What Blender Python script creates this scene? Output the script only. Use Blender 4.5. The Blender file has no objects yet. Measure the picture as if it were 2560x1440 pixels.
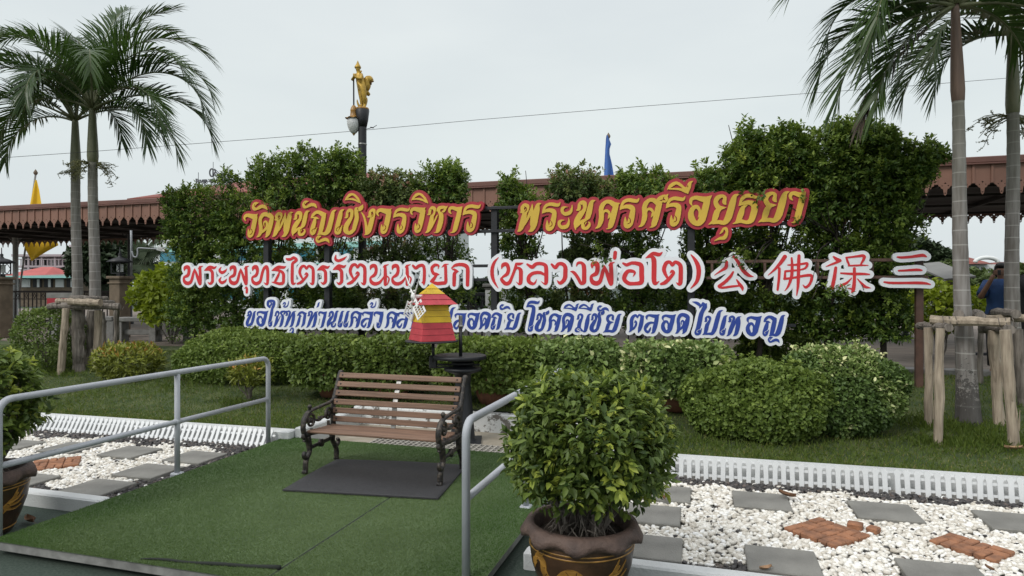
import bpy, math, random
import numpy as np
from mathutils import Vector, Matrix
from mathutils.geometry import tessellate_polygon

# ---------------------------------------------------------------- camera, sky, sun, exposure
TH = math.radians(16.8); F = 1649.0; H = 1.75
CT, ST = math.cos(TH), math.sin(TH)
S = bpy.context.scene
C = S.collection
cd = bpy.data.cameras.new('camera'); cam = bpy.data.objects.new('camera', cd); C.objects.link(cam)
cam.location = (0, 0, H); cam.rotation_euler = (math.pi/2, 0, TH)
cd.sensor_width = 36; cd.lens = F/2560*36; cd.clip_start = 0.05; cd.clip_end = 3000
S.camera = cam

W = bpy.data.worlds.new('World'); S.world = W; W.use_nodes = True
nt = W.node_tree; N = nt.nodes; LK = nt.links
for n in list(N): N.remove(n)
out = N.new('ShaderNodeOutputWorld'); bg = N.new('ShaderNodeBackground'); LK.new(bg.outputs[0], out.inputs[0])
tc = N.new('ShaderNodeTexCoord'); sep = N.new('ShaderNodeSeparateXYZ'); LK.new(tc.outputs['Generated'], sep.inputs[0])
rp = N.new('ShaderNodeValToRGB'); LK.new(sep.outputs[2], rp.inputs[0])
e = rp.color_ramp.elements
e[0].position = 0.0; e[0].color = (.74, .80, .82, 1)
e[1].position = 1.0; e[1].color = (1.62, 1.65, 1.70, 1)
q = e.new(.22); q.color = (.775, .84, .845, 1)
q = e.new(.42); q.color = (.79, .845, .86, 1)
q = e.new(.62); q.color = (1.15, 1.18, 1.22, 1)
nz = N.new('ShaderNodeTexNoise'); nz.inputs['Scale'].default_value = 1.7; nz.inputs['Detail'].default_value = 5
mp = N.new('ShaderNodeMapping'); mp.inputs['Scale'].default_value = (1, 1, 3.2)
LK.new(tc.outputs['Generated'], mp.inputs[0]); LK.new(mp.outputs[0], nz.inputs['Vector'])
cr = N.new('ShaderNodeValToRGB'); LK.new(nz.outputs[0], cr.inputs[0])
cr.color_ramp.elements[0].position = .3; cr.color_ramp.elements[0].color = (.915, .925, .94, 1)
cr.color_ramp.elements[1].position = .7; cr.color_ramp.elements[1].color = (1.05, 1.045, 1.035, 1)
mu = N.new('ShaderNodeMix'); mu.data_type = 'RGBA'; mu.blend_type = 'MULTIPLY'; mu.inputs[0].default_value = 1
LK.new(rp.outputs[0], mu.inputs[6]); LK.new(cr.outputs[0], mu.inputs[7])
SUN_EL, SUN_AZ = math.radians(42), math.radians(-150)
sky = N.new('ShaderNodeTexSky'); sky.sky_type = 'NISHITA'; sky.sun_disc = False
sky.sun_elevation = SUN_EL; sky.sun_rotation = SUN_AZ; sky.dust_density = 4
sm = N.new('ShaderNodeMix'); sm.data_type = 'RGBA'; sm.blend_type = 'MULTIPLY'; sm.inputs[0].default_value = 1
LK.new(sky.outputs[0], sm.inputs[6]); sm.inputs[7].default_value = (.1, .1, .1, 1)
mx = N.new('ShaderNodeMix'); mx.data_type = 'RGBA'; mx.inputs[0].default_value = .94
LK.new(sm.outputs[2], mx.inputs[6]); LK.new(mu.outputs[2], mx.inputs[7])
LK.new(mx.outputs[2], bg.inputs[0]); bg.inputs[1].default_value = 1.0

sl = bpy.data.lights.new('sun', 'SUN'); sl.energy = 1.5; sl.angle = math.radians(20); sl.color = (1, .965, .91)
so = bpy.data.objects.new('sun', sl); C.objects.link(so)
so.rotation_euler = (math.pi/2 - SUN_EL, 0, math.radians(-30))
S.view_settings.view_transform = 'Standard'; S.view_settings.look = 'None'
S.view_settings.exposure = 0.0; S.view_settings.gamma = 1
S.render.engine = 'CYCLES'; S.cycles.use_denoising = True
S.cycles.max_bounces = 8; S.cycles.transparent_max_bounces = 8; S.cycles.caustics_reflective = False; S.cycles.caustics_refractive = False

# ---------------------------------------------------------------- positions
def ray(px, py):
    a = (px-1280)/F; b = (720-py)/F
    return Vector((CT*a - ST, ST*a + CT, b))
def G(px, py, z=0.0):
    r = ray(px, py); return r*((z-H)/r.z) + Vector((0, 0, H))
def PY(px, py, Y):
    r = ray(px, py); return r*(Y/r.y) + Vector((0, 0, H))
def PD(px, py, d): return ray(px, py)*d + Vector((0, 0, H))
def depth(p): return -ST*p[0] + CT*p[1]
def sstep(a, b, x):
    t = np.clip((x-a)/(b-a), 0, 1); return t*t*(3-2*t)
def lawn_z(x, y):
    return .17 + .33*sstep(6.4, 10.4, y) + .02*np.sin(x*1.7+y)*sstep(6.5, 7.2, y) + .015*np.sin(x*.9-y*2.1)*sstep(6.5, 7.2, y)
def LN(px, py):
    z = .3
    for _ in range(14): p = G(px, py, z); z = float(lawn_z(p.x, p.y))
    return Vector((p.x, p.y, z))
rng = np.random.default_rng(7); random.seed(7)

# ---------------------------------------------------------------- materials
def mat(name, col, rough=.6, var=.18, scale=6, bump=.0, bscale=None, metal=0, spec=.5, detail=6, col2=None, lo=.35, hi=.65, stretch=(1,1,1)):
    m = bpy.data.materials.new(name); m.use_nodes = True
    t = m.node_tree; n = t.nodes; l = t.links; b = n['Principled BSDF']
    b.inputs['Roughness'].default_value = rough; b.inputs['Metallic'].default_value = metal
    b.inputs['Specular IOR Level'].default_value = spec
    c = n.new('ShaderNodeTexCoord'); mp = n.new('ShaderNodeMapping'); mp.inputs['Scale'].default_value = stretch
    l.new(c.outputs['Object'], mp.inputs[0])
    z = n.new('ShaderNodeTexNoise'); z.inputs['Scale'].default_value = scale; z.inputs['Detail'].default_value = detail
    l.new(mp.outputs[0], z.inputs['Vector'])
    r = n.new('ShaderNodeValToRGB'); l.new(z.outputs[0], r.inputs[0])
    c2 = col2 or tuple(min(1, v*(1+var)) for v in col); c1 = col if col2 else tuple(v*(1-var) for v in col)
    r.color_ramp.elements[0].color = (*c1, 1); r.color_ramp.elements[1].color = (*c2, 1)
    r.color_ramp.elements[0].position = lo; r.color_ramp.elements[1].position = hi
    l.new(r.outputs[0], b.inputs['Base Color'])
    if bump:
        z2 = n.new('ShaderNodeTexNoise'); z2.inputs['Scale'].default_value = bscale or scale*4; z2.inputs['Detail'].default_value = 6
        l.new(mp.outputs[0], z2.inputs['Vector'])
        u = n.new('ShaderNodeBump'); u.inputs['Strength'].default_value = bump; u.inputs['Distance'].default_value = .02
        l.new(z2.outputs[0], u.inputs['Height']); l.new(u.outputs[0], b.inputs['Normal'])
    return m

def leaf_mat(name, dark, light, rough=.42, trans=.22, alt=None):
    """leaf colour runs from old to young leaves (attribute tint), plus a little chance per leaf"""
    m = bpy.data.materials.new(name); m.use_nodes = True
    t = m.node_tree; n = t.nodes; l = t.links; b = n['Principled BSDF']; o = n['Material Output']
    a = n.new('ShaderNodeAttribute'); a.attribute_name = 'tint'
    r = n.new('ShaderNodeValToRGB'); l.new(a.outputs['Fac'], r.inputs[0])
    r.color_ramp.elements[0].color = (*dark, 1); r.color_ramp.elements[1].color = (*light, 1)
    if alt:
        r.color_ramp.elements[1].position = .78; q = r.color_ramp.elements.new(1.0); q.color = (*alt, 1)
    l.new(r.outputs[0], b.inputs['Base Color']); b.inputs['Roughness'].default_value = rough
    b.inputs['Specular IOR Level'].default_value = .4
    tr = n.new('ShaderNodeBsdfTranslucent'); l.new(r.outputs[0], tr.inputs[0])
    ms = n.new('ShaderNodeMixShader'); ms.inputs[0].default_value = trans
    l.new(b.outputs[0], ms.inputs[1]); l.new(tr.outputs[0], ms.inputs[2]); l.new(ms.outputs[0], o.inputs[0])
    return m

def peel_mat(name, paint, under, thr=.62, rough=.7, scale=5):
    m = mat(name, under, rough, .25, scale*4, .3)
    t = m.node_tree; n = t.nodes; l = t.links; b = n['Principled BSDF']
    base = b.inputs['Base Color'].links[0].from_socket
    c = n.new('ShaderNodeTexCoord'); z = n.new('ShaderNodeTexNoise'); z.inputs['Scale'].default_value = scale; z.inputs['Detail'].default_value = 9
    z.inputs['Roughness'].default_value = .68; l.new(c.outputs['Object'], z.inputs['Vector'])
    r = n.new('ShaderNodeValToRGB'); l.new(z.outputs[0], r.inputs[0])
    r.color_ramp.elements[0].position = thr; r.color_ramp.elements[1].position = thr+.03
    x = n.new('ShaderNodeMix'); x.data_type = 'RGBA'; l.new(r.outputs[0], x.inputs[0])
    z3 = n.new('ShaderNodeTexNoise'); z3.inputs['Scale'].default_value = 2.5; z3.inputs['Detail'].default_value = 8; l.new(c.outputs['Object'], z3.inputs['Vector'])
    r3 = n.new('ShaderNodeValToRGB'); l.new(z3.outputs[0], r3.inputs[0])
    r3.color_ramp.elements[0].position = .3; r3.color_ramp.elements[1].position = .6
    r3.color_ramp.elements[0].color = (*[v*.82 for v in paint], 1); r3.color_ramp.elements[1].color = (*paint, 1)
    l.new(r3.outputs[0], x.inputs[6]); l.new(base, x.inputs[7]); l.new(x.outputs[2], b.inputs['Base Color'])
    return m

M = {}
M['white'] = mat('white_paint', (.78,.79,.79), .55, .05, 3)
M['signwhite'] = mat('white_sign_board', (.80,.82,.86), .5, .03, 2)
M['red'] = mat('red_letter', (.62,.025,.032), .4, .06, 3)
M['crimson'] = mat('crimson_board', (.36,.02,.035), .45, .1, 2)
M['gold'] = mat('yellow_letter', (.64,.42,.05), .42, .08, 2.5)
M['blue'] = mat('blue_letter', (.026,.062,.32), .4, .06, 3)
M['black'] = mat('black_paint', (.010,.011,.014), .5, .2, 8, .1)
M['brownsteel'] = mat('brown_steel', (.085,.045,.032), .55, .25, 9)
M['galv'] = peel_mat('grey_rail_paint', (.40,.42,.45), (.16,.12,.09), .70, .42, 14)
M['wood'] = mat('bench_slat_brown', (.135,.078,.050), .6, .2, 9, .3, 60, col2=(.225,.132,.086), stretch=(.25,3,6))
M['iron'] = mat('cast_iron', (.022,.02,.019), .5, .3, 30, .25, 60, metal=.3, col2=(.11,.09,.07), lo=.45, hi=.75)
M['rubber'] = mat('rubber_mat', (.028,.028,.03), .75, .15, 40, .3, 160)
M['turf'] = mat('turf_green', (.055,.095,.030), .7, .2, 3, .6, 220, col2=(.085,.135,.05))
M['turf2'] = leaf_mat('turf_blade', (.052,.140,.010), (.150,.205,.078), .6, .2)
M['seam'] = mat('turf_backing', (.012,.016,.012), .9)
M['deckedge'] = mat('deck_edge_concrete', (.20,.20,.19), .8, .25, 10, .2)
M['carpet'] = mat('dark_green_carpet', (.022,.040,.028), .9, .25, 60, .5, 200, col2=(.05,.07,.055))
M['kerb'] = peel_mat('kerb_white_paint', (.58,.595,.59), (.14,.13,.115), .66)
M['peel'] = peel_mat('peeling_white_paint', (.70,.71,.70), (.13,.12,.105), .535, scale=4)
M['plastic'] = mat('white_plastic', (.67,.685,.69), .35, .03, 4)
M['conc'] = mat('concrete_floor', (.27,.235,.18), .85, .2, 4, .3, col2=(.36,.32,.255))
M['grate'] = mat('grate_concrete', (.36,.34,.30), .85, .15, 20, .3)
M['slab'] = mat('grey_slab', (.135,.132,.12), .85, .12, 4, .4, 90, col2=(.235,.23,.208), detail=10, lo=.25, hi=.7)
M['brick'] = mat('orange_brick', (.15,.075,.045), .9, .2, 11, .5, 60, col2=(.34,.155,.08), lo=.3, hi=.62)
M['soil'] = mat('soil', (.035,.024,.017), .95, .4, 30, .8)
M['bed'] = mat('pale_grit', (.20,.19,.17), .95, .3, 60, .6, 200, col2=(.34,.32,.29))
M['lawn'] = mat('lawn_soil', (.028,.05,.013), .95, .3, 4, .5, 60, col2=(.075,.095,.03))
M['grass'] = leaf_mat('grass_blade', (.065,.125,.016), (.19,.25,.045), .6, .35, alt=(.36,.30,.12))
M['bark'] = mat('twig_bark', (.10,.085,.07), .85, .3, 20, .4, col2=(.20,.175,.15))
M['darkbark'] = mat('dark_trunk', (.035,.028,.022), .9, .3, 14, .5)
M['log'] = mat('weathered_log', (.24,.195,.145), .85, .3, 9, .7, 26, col2=(.42,.35,.265), stretch=(3,3,.35))
M['logdark'] = mat('old_grey_log', (.11,.095,.08), .9, .3, 9, .8, 26, col2=(.25,.22,.19), stretch=(3,3,.35))
M['roofbrown'] = mat('brown_valance_paint', (.235,.12,.085), .6, .12, 1.5, .05)
M['trim'] = mat('brown_trim', (.15,.066,.05), .5, .12, 2)
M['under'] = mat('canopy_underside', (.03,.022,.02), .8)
M['terracotta'] = mat('terracotta', (.20,.085,.05), .75, .25, 9, .25)
M['glaze'] = mat('brown_glazed_clay', (.026,.014,.008), .32, .35, 5, .2, 30, col2=(.075,.040,.020))
M['rim'] = mat('dull_clay_rim', (.060,.040,.034), .7, .3, 9, .5, 40, col2=(.12,.078,.062))
M['ochre'] = mat('ochre_glaze', (.30,.155,.03), .4, .25, 20)
M['statue'] = mat('gold_paint', (.40,.25,.035), .42, .25, 12, .15, metal=.35)
M['lampglass'] = mat('frosted_lamp_glass', (.55,.56,.56), .25, .1, 30, .5, 45)
M['wm_red'] = mat('red_windmill_paint', (.40,.030,.042), .5, .2, 9, .12, 50, col2=(.53,.045,.06))
M['wm_yellow'] = mat('yellow_windmill_paint', (.58,.37,.010), .5, .2, 9, .12, 50, col2=(.70,.46,.012))
M['chipwhite'] = peel_mat('chipped_white_paint', (.78,.78,.76), (.25,.22,.18), .64, scale=30)
M['yflag'] = mat('yellow_flag_cloth', (.72,.46,.012), .7, .06, 1)
M['bflag'] = mat('blue_flag_cloth', (.05,.14,.42), .7, .06, 1)
M['steel'] = mat('dull_steel', (.25,.25,.24), .4, .2, 30, metal=.6)
M['plaza'] = mat('plaza_paving', (.13,.105,.085), .85, .3, 1.2, .2, col2=(.21,.175,.145), stretch=(1,6,1))
M['stone'] = mat('stone_post', (.15,.115,.08), .85, .2, 5, .3)
M['greyconc'] = mat('grey_concrete_rail', (.21,.205,.195), .85, .2, 8, .2)
M['tealglass'] = mat('teal_window_glass', (.04,.20,.27), .15, .15, 2)
M['teal'] = mat('teal_band', (.28,.56,.52), .6, .05, 2)
M['hotel'] = mat('hotel_white_wall', (.66,.68,.67), .7, .05, .4)
M['redroof'] = mat('red_roof_tile', (.19,.05,.035), .75, .2, .6, .4, 8)
M['pink'] = mat('pink_wall', (.42,.36,.38), .8, .12, .6)
M['dark'] = mat('dark_opening', (.02,.02,.022), .6)
M['roofred2'] = mat('bright_red_roof', (.40,.085,.075), .7, .1, 1)
M['greyroof'] = mat('grey_roof', (.16,.16,.15), .8, .15, 1)
M['signgrey'] = mat('roof_sign_grey', (.10,.11,.12), .6)
M['skin'] = mat('person_skin', (.22,.115,.075), .6, .06, 6)
M['hair'] = mat('black_hair', (.008,.007,.007), .5)
M['shirt'] = mat('blue_shirt', (.018,.055,.16), .8, .15, 8, .2)
M['blackcloth'] = mat('black_cloth', (.012,.012,.013), .85, .2, 8)
M['palmleaf'] = leaf_mat('palm_leaflet', (.024,.058,.012), (.085,.15,.028), .38, .3)
M['rachis'] = mat('palm_rachis', (.12,.13,.06), .55, .2, 6)
M['deadfrond'] = mat('dry_frond', (.10,.075,.055), .8, .3, 6)
M['shaft'] = mat('palm_crownshaft', (.10,.115,.055), .5, .2, 3, col2=(.16,.16,.09), stretch=(4,4,.6))
M['sheath'] = mat('dry_sheath', (.155,.105,.078), .7, .25, 4, .2, stretch=(5,5,.5))
M['flower'] = leaf_mat('palm_flowers', (.16,.17,.07), (.30,.29,.14), .6, .2)

def trunk_mat(name):
    m = mat(name, (.15,.135,.12), .85, .2, 5, .35, 30, col2=(.27,.255,.24), stretch=(5,5,.5))
    t = m.node_tree; n = t.nodes; l = t.links; b = n['Principled BSDF']
    base = b.inputs['Base Color'].links[0].from_socket
    c = n.new('ShaderNodeTexCoord'); s = n.new('ShaderNodeSeparateXYZ'); l.new(c.outputs['Object'], s.inputs[0])
    def mth(op, a, bb=None):
        k = n.new('ShaderNodeMath'); k.operation = op
        for i, v in enumerate((a, bb)):
            if v is None: continue
            if isinstance(v, (int, float)): k.inputs[i].default_value = v
            else: l.new(v, k.inputs[i])
        return k.outputs[0]
    z = n.new('ShaderNodeTexNoise'); z.inputs['Scale'].default_value = 2.2; l.new(c.outputs['Object'], z.inputs['Vector'])
    zz = mth('ADD', s.outputs[2], mth('MULTIPLY', z.outputs[0], .035))
    # leaf scars: pale narrow rings, closer together high up
    f = mth('FRACT', mth('MULTIPLY', mth('POWER', mth('MAXIMUM', zz, .01), 1.12), 5.2))
    ring = n.new('ShaderNodeValToRGB'); l.new(f, ring.inputs[0])
    ring.color_ramp.elements[0].position = .0; ring.color_ramp.elements[0].color = (1,1,1,1)
    ring.color_ramp.elements[1].position = .10; ring.color_ramp.elements[1].color = (0,0,0,1)
    x = n.new('ShaderNodeMix'); x.data_type = 'RGBA'; l.new(mth('MULTIPLY', ring.outputs[0], .8), x.inputs[0])
    l.new(base, x.inputs[6]); x.inputs[7].default_value = (.46,.45,.42,1)
    # green towards the young top
    g = n.new('ShaderNodeMapRange'); l.new(s.outputs[2], g.inputs[0]); g.inputs[1].default_value = 2.2; g.inputs[2].default_value = 3.6; g.inputs[4].default_value = .6
    y = n.new('ShaderNodeMix'); y.data_type = 'RGBA'; l.new(g.outputs[0], y.inputs[0]); l.new(x.outputs[2], y.inputs[6]); y.inputs[7].default_value = (.155,.16,.115,1)
    # black lichen near the foot
    z2 = n.new('ShaderNodeTexNoise'); z2.inputs['Scale'].default_value = 26; z2.inputs['Detail'].default_value = 8; z2.inputs['Roughness'].default_value = .75; l.new(c.outputs['Object'], z2.inputs['Vector'])
    d = n.new('ShaderNodeMapRange'); l.new(s.outputs[2], d.inputs[0]); d.inputs[1].default_value = 0; d.inputs[2].default_value = 1.0; d.inputs[3].default_value = .32; d.inputs[4].default_value = -.12
    k = mth('GREATER_THAN', mth('ADD', z2.outputs[0], d.outputs[0]), .62)
    w = n.new('ShaderNodeMix'); w.data_type = 'RGBA'; l.new(mth('MULTIPLY', k, .75), w.inputs[0]); l.new(y.outputs[2], w.inputs[6]); w.inputs[7].default_value = (.035,.033,.03,1)
    l.new(w.outputs[2], b.inputs['Base Color'])
    return m
M['trunk'] = trunk_mat('ringed_palm_trunk')

# ---------------------------------------------------------------- mesh helpers
def tag(o, label=None, cat=None, group=None, kind=None):
    if label: o['label'] = label
    if cat: o['category'] = cat
    if group: o['group'] = group
    if kind: o['kind'] = kind
    return o
def thing(name, loc, label, cat, group=None):
    o = bpy.data.objects.new(name, None); C.objects.link(o); o.location = loc; o.empty_display_size = .1
    return tag(o, label, cat, group)
def wloc(o):
    v = Vector((0, 0, 0))
    while o: v += o.location; o = o.parent
    return v
def link(name, me, mats, parent=None, at=None):
    o = bpy.data.objects.new(name, me); C.objects.link(o)
    for m in (mats if isinstance(mats, (list, tuple)) else [mats]): me.materials.append(m)
    if parent is not None: o.parent = parent
    elif at is not None: o.location = at
    return o

class MB:
    def __init__(s): s.v = []; s.f = []; s.m = []; s.mi = 0; s.sm = []; s.smooth = False
    def add(s, vs, fs):
        b = len(s.v); s.v += [tuple(v) for v in vs]
        for f in fs: s.f.append([i+b for i in f]); s.m.append(s.mi); s.sm.append(s.smooth)
    def box(s, c, d, rz=0, R=None, taper=1):
        x, y, z = d[0]/2, d[1]/2, d[2]/2
        R = R or Matrix.Rotation(rz, 3, 'Z'); c = Vector(c); vs = []
        for k in (-1, 1):
            t = taper if k > 0 else 1
            for i, j in ((-1,-1),(1,-1),(1,1),(-1,1)): vs.append(c + R @ Vector((i*x*t, j*y*t, k*z)))
        s.add(vs, [(3,2,1,0),(4,5,6,7),(0,1,5,4),(1,2,6,5),(2,3,7,6),(3,0,4,7)])
    def bbox(s, c, d, b=.01, rz=0, R=None):
        """box with bevelled edges"""
        R = R or Matrix.Rotation(rz, 3, 'Z'); c = Vector(c); h = [v/2 for v in d]; vs = []; idx = {}
        for sx in (-1,1):
            for sy in (-1,1):
                for sz in (-1,1):
                    sg = (sx,sy,sz)
                    for ax in range(3):
                        p = [sg[k]*(h[k] - (0 if k == ax else b)) for k in range(3)]
                        idx[(sx,sy,sz,ax)] = len(vs); vs.append(c + R @ Vector(p))
        I = lambda sx,sy,sz,ax: idx[(sx,sy,sz,ax)]
        fs = []
        for g in (-1,1):
            fs.append([I(g,-1,-1,0),I(g,1,-1,0),I(g,1,1,0),I(g,-1,1,0)][::g])
            fs.append([I(-1,g,-1,1),I(-1,g,1,1),I(1,g,1,1),I(1,g,-1,1)][::g])
            fs.append([I(-1,-1,g,2),I(1,-1,g,2),I(1,1,g,2),I(-1,1,g,2)][::g])
        for a in (-1,1):
            for b2 in (-1,1):
                fs.append([I(a,b2,-1,0),I(a,b2,1,0),I(a,b2,1,1),I(a,b2,-1,1)])
                fs.append([I(a,-1,b2,0),I(a,1,b2,0),I(a,1,b2,2),I(a,-1,b2,2)])
                fs.append([I(-1,a,b2,1),I(1,a,b2,1),I(1,a,b2,2),I(-1,a,b2,2)])
        for sx in (-1,1):
            for sy in (-1,1):
                for sz in (-1,1): fs.append([I(sx,sy,sz,0),I(sx,sy,sz,1),I(sx,sy,sz,2)])
        s.add(vs, fs)
    def tube(s, pts, r, n=8, cap=True, flat=None, closed=False):
        pts = [Vector(p) for p in pts]; k = len(pts); rs = r if isinstance(r, (list, tuple, np.ndarray)) else [r]*k
        b = len(s.v); up = None
        for i, p in enumerate(pts):
            if closed: t = pts[(i+1) % k] - pts[i-1]
            else: t = pts[min(i+1, k-1)] - pts[max(i-1, 0)]
            if t.length < 1e-9: t = Vector((0,0,1))
            t.normalize()
            if up is None:
                up = Vector((0,0,1)) if abs(t.z) < .9 else Vector((0,1,0))
            u = up - t*up.dot(t)
            if u.length < 1e-6: u = t.orthogonal()
            u.normalize(); w = t.cross(u); up = u
            for j in range(n):
                a = 2*math.pi*j/n; q = (u*math.cos(a) + w*math.sin(a))*rs[i]
                if flat is not None:
                    ax = flat[0]; q = q - ax*q.dot(ax)*(1-flat[1])
                s.v.append(tuple(p+q))
        def fa(f): s.f.append(f); s.m.append(s.mi); s.sm.append(s.smooth)
        for i in range(k if closed else k-1):
            i2 = (i+1) % k
            for j in range(n):
                j2 = (j+1) % n
                fa([b+i*n+j, b+i*n+j2, b+i2*n+j2, b+i2*n+j])
        if cap and not closed:
            fa([b+j for j in range(n)][::-1]); fa([b+(k-1)*n+j for j in range(n)])
    def lathe(s, prof, c, n=32, fr=None, cap=False):
        """prof: (radius, z); fr(angle, i) scales the radius"""
        b = len(s.v); c = Vector(c)
        for i, (r, z) in enumerate(prof):
            for j in range(n):
                a = 2*math.pi*j/n; dz = 0; rr = r
                if fr: rr, dz = fr(a, i, r)
                s.v.append((c.x+rr*math.cos(a), c.y+rr*math.sin(a), c.z+z+dz))
        def fa(f): s.f.append(f); s.m.append(s.mi); s.sm.append(s.smooth)
        for i in range(len(prof)-1):
            for j in range(n):
                j2 = (j+1) % n; fa([b+i*n+j, b+i*n+j2, b+(i+1)*n+j2, b+(i+1)*n+j])
        if cap:
            fa([b+j for j in range(n)][::-1]); fa([b+(len(prof)-1)*n+j for j in range(n)])
    def prism(s, loops, fmap, t0, t1):
        """loops of (x, y), outer first; fmap(x, y, t) -> point"""
        vl = [[Vector((x, y, 0)) for x, y in lp] for lp in loops]
        flat = [p for lp in loops for p in lp]; n = len(flat)
        want = abs(sum(.5*sum(lp[i-1][0]*lp[i][1]-lp[i][0]*lp[i-1][1] for i in range(len(lp))) for lp in loops)) if len(loops) == 1 else 0
        for tries in range(6):
            tris = tessellate_polygon(vl)
            got = sum(abs((flat[b][0]-flat[a][0])*(flat[c][1]-flat[a][1])-(flat[c][0]-flat[a][0])*(flat[b][1]-flat[a][1]))/2 for a, b, c in tris)
            if not want or abs(got-want) < .01*want: break
            vl = [[Vector((x+random.uniform(-2e-4,2e-4), y+random.uniform(-2e-4,2e-4), 0)) for x, y in lp] for lp in loops]
        vs = [fmap(x, y, t0) for x, y in flat] + [fmap(x, y, t1) for x, y in flat]
        fs = []
        for t in tris: fs.append(list(t)); fs.append([i+n for i in t][::-1])
        o = 0
        for lp in loops:
            k = len(lp)
            for i in range(k): fs.append([o+i, o+(i+1) % k, n+o+(i+1) % k, n+o+i])
            o += k
        s.add(vs, fs)
    def build(s, name, mats, parent=None, at=None, normals=True):
        off = wloc(parent) if parent is not None else Vector(at or (0,0,0))
        me = bpy.data.meshes.new(name)
        me.from_pydata([(x-off.x, y-off.y, z-off.z) for x, y, z in s.v], [], s.f)
        me.polygons.foreach_set('material_index', s.m); me.polygons.foreach_set('use_smooth', s.sm)
        if normals:
            import bmesh
            bm = bmesh.new(); bm.from_mesh(me); bmesh.ops.recalc_face_normals(bm, faces=bm.faces); bm.to_mesh(me); bm.free()
        me.update()
        return link(name, me, mats, parent, at)

def cat_rom(pts, n=6):
    P = [np.array(p, float) for p in pts]; out = []
    if len(P) < 3: return [P[0] + (P[-1]-P[0])*t for t in np.linspace(0, 1, n+1)]
    for i in range(len(P)-1):
        p0, p1, p2, p3 = P[max(i-1, 0)], P[i], P[i+1], P[min(i+2, len(P)-1)]
        for k in range(n):
            t = k/n
            out.append(.5*((2*p1)+(-p0+p2)*t+(2*p0-5*p1+4*p2-p3)*t*t+(-p0+3*p1-3*p2+p3)*t**3))
    out.append(P[-1]); return out

# leaves: each a six-cornered blade folded along its midrib
def unit(a): return a/np.maximum(np.linalg.norm(a, axis=1, keepdims=True), 1e-9)
def rdir(n): return unit(rng.normal(size=(n, 3)))
def leaf_obj(name, B, A, Nn, L, Wd, tint, m, parent=None, at=None, four=False, curl=.12):
    n = len(B); off = wloc(parent) if parent is not None else Vector(at or (0,0,0))
    A = unit(A); Nn = unit(Nn - A*np.sum(A*Nn, 1, keepdims=True)); Sd = np.cross(A, Nn)
    L = np.broadcast_to(L, (n,))[:, None]; Wd = np.broadcast_to(Wd, (n,))[:, None]
    if four: prof = [(0, 0), (.42, .5), (1, 0), (.42, -.5)]; faces = [[0,1,2],[0,2,3]]
    else: prof = [(0, .06), (.32, .5), (.68, .40), (1, 0), (.68, -.40), (.32, -.5)]; faces = [[0,1,2,3],[0,3,4,5]]
    k = len(prof); V = np.empty((n, k, 3))
    for i, (t, w) in enumerate(prof):
        V[:, i] = B + A*L*t + Sd*Wd*w + Nn*(abs(w)*.5*Wd - curl*L*t*t)
    V -= np.array(off)
    nf = len(faces); fl = len(faces[0])
    idx = (np.arange(n)[:, None, None]*k + np.array(faces)[None]).reshape(-1)
    me = bpy.data.meshes.new(name); me.vertices.add(n*k); me.vertices.foreach_set('co', V.reshape(-1).astype(np.float32))
    me.loops.add(n*nf*fl); me.loops.foreach_set('vertex_index', idx.astype(np.int32))
    me.polygons.add(n*nf); me.polygons.foreach_set('loop_start', np.arange(0, n*nf*fl, fl, dtype=np.int32))
    at_ = me.attributes.new('tint', 'FLOAT', 'FACE')
    at_.data.foreach_set('value', np.repeat(np.clip(np.broadcast_to(tint, (n,)), 0, 1), nf).astype(np.float32))
    me.update(calc_edges=True); me.validate()
    return link(name, me, m, parent, at)
def lumps(d, amp, seed, fr=3.0):
    r = np.random.default_rng(seed); s = np.zeros(len(d))
    for i in range(5):
        k = r.normal(size=3)*fr*(1+.5*i); s += np.sin(d @ k + r.uniform(0, 6.3))/(1+.6*i)
    return 1 + amp*s*.5
def dome_leaves(c, r, n, L, depth=.16, p=2.4, zmin=-.75, amp=.08, seed=1, up=.35, young=.25, hang=0.0):
    """leaves over a clipped rounded bush; returns base, axis, normal, tint"""
    d = rdir(n*2); d = d[d[:, 2] > zmin][:n]; n = len(d)
    q = d/((np.abs(d)**p).sum(1)**(1/p))[:, None]
    R = lumps(d, amp, seed, 3.5)*(1 - depth*rng.random(n)**1.6)
    B = np.array(c) + q*np.array(r)*R[:, None]
    nn = unit(d/np.array(r)); A = unit(nn*.55 + rng.normal(size=(n, 3))*.62 + np.array([0,0,up]))
    Nn = unit(nn*.8 + rng.normal(size=(n, 3))*.35 + np.array([0,0,.7]))
    clump = np.zeros(n); cs = rdir(60)
    dist = (d @ cs.T).max(1); clump = np.clip((dist-.93)/.07, 0, 1)
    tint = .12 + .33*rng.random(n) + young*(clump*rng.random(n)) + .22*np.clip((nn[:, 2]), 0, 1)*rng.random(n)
    return B, A, Nn, tint
def rosettes(Cn, D, k, twig, L, tint0, spread=.9):
    n = len(Cn); Cn = np.repeat(Cn, k, 0); D = np.repeat(unit(D), k, 0); N_ = n*k
    t = rng.random(N_); rd = rng.normal(size=(N_, 3)); rd = unit(rd - D*np.sum(rd*D, 1, keepdims=True))
    B = Cn + D*(t*twig)[:, None] + rd*(.01)
    A = unit(D*(.35+.5*t)[:, None] + rd*spread)
    Nn = unit(D*.6 + np.array([0,0,.9]) + rng.normal(size=(N_, 3))*.3)
    return B, A, Nn, np.repeat(tint0, k) + rng.normal(size=N_)*.09
def cat4(*ls): return [np.concatenate(x) for x in zip(*ls)]
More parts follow.
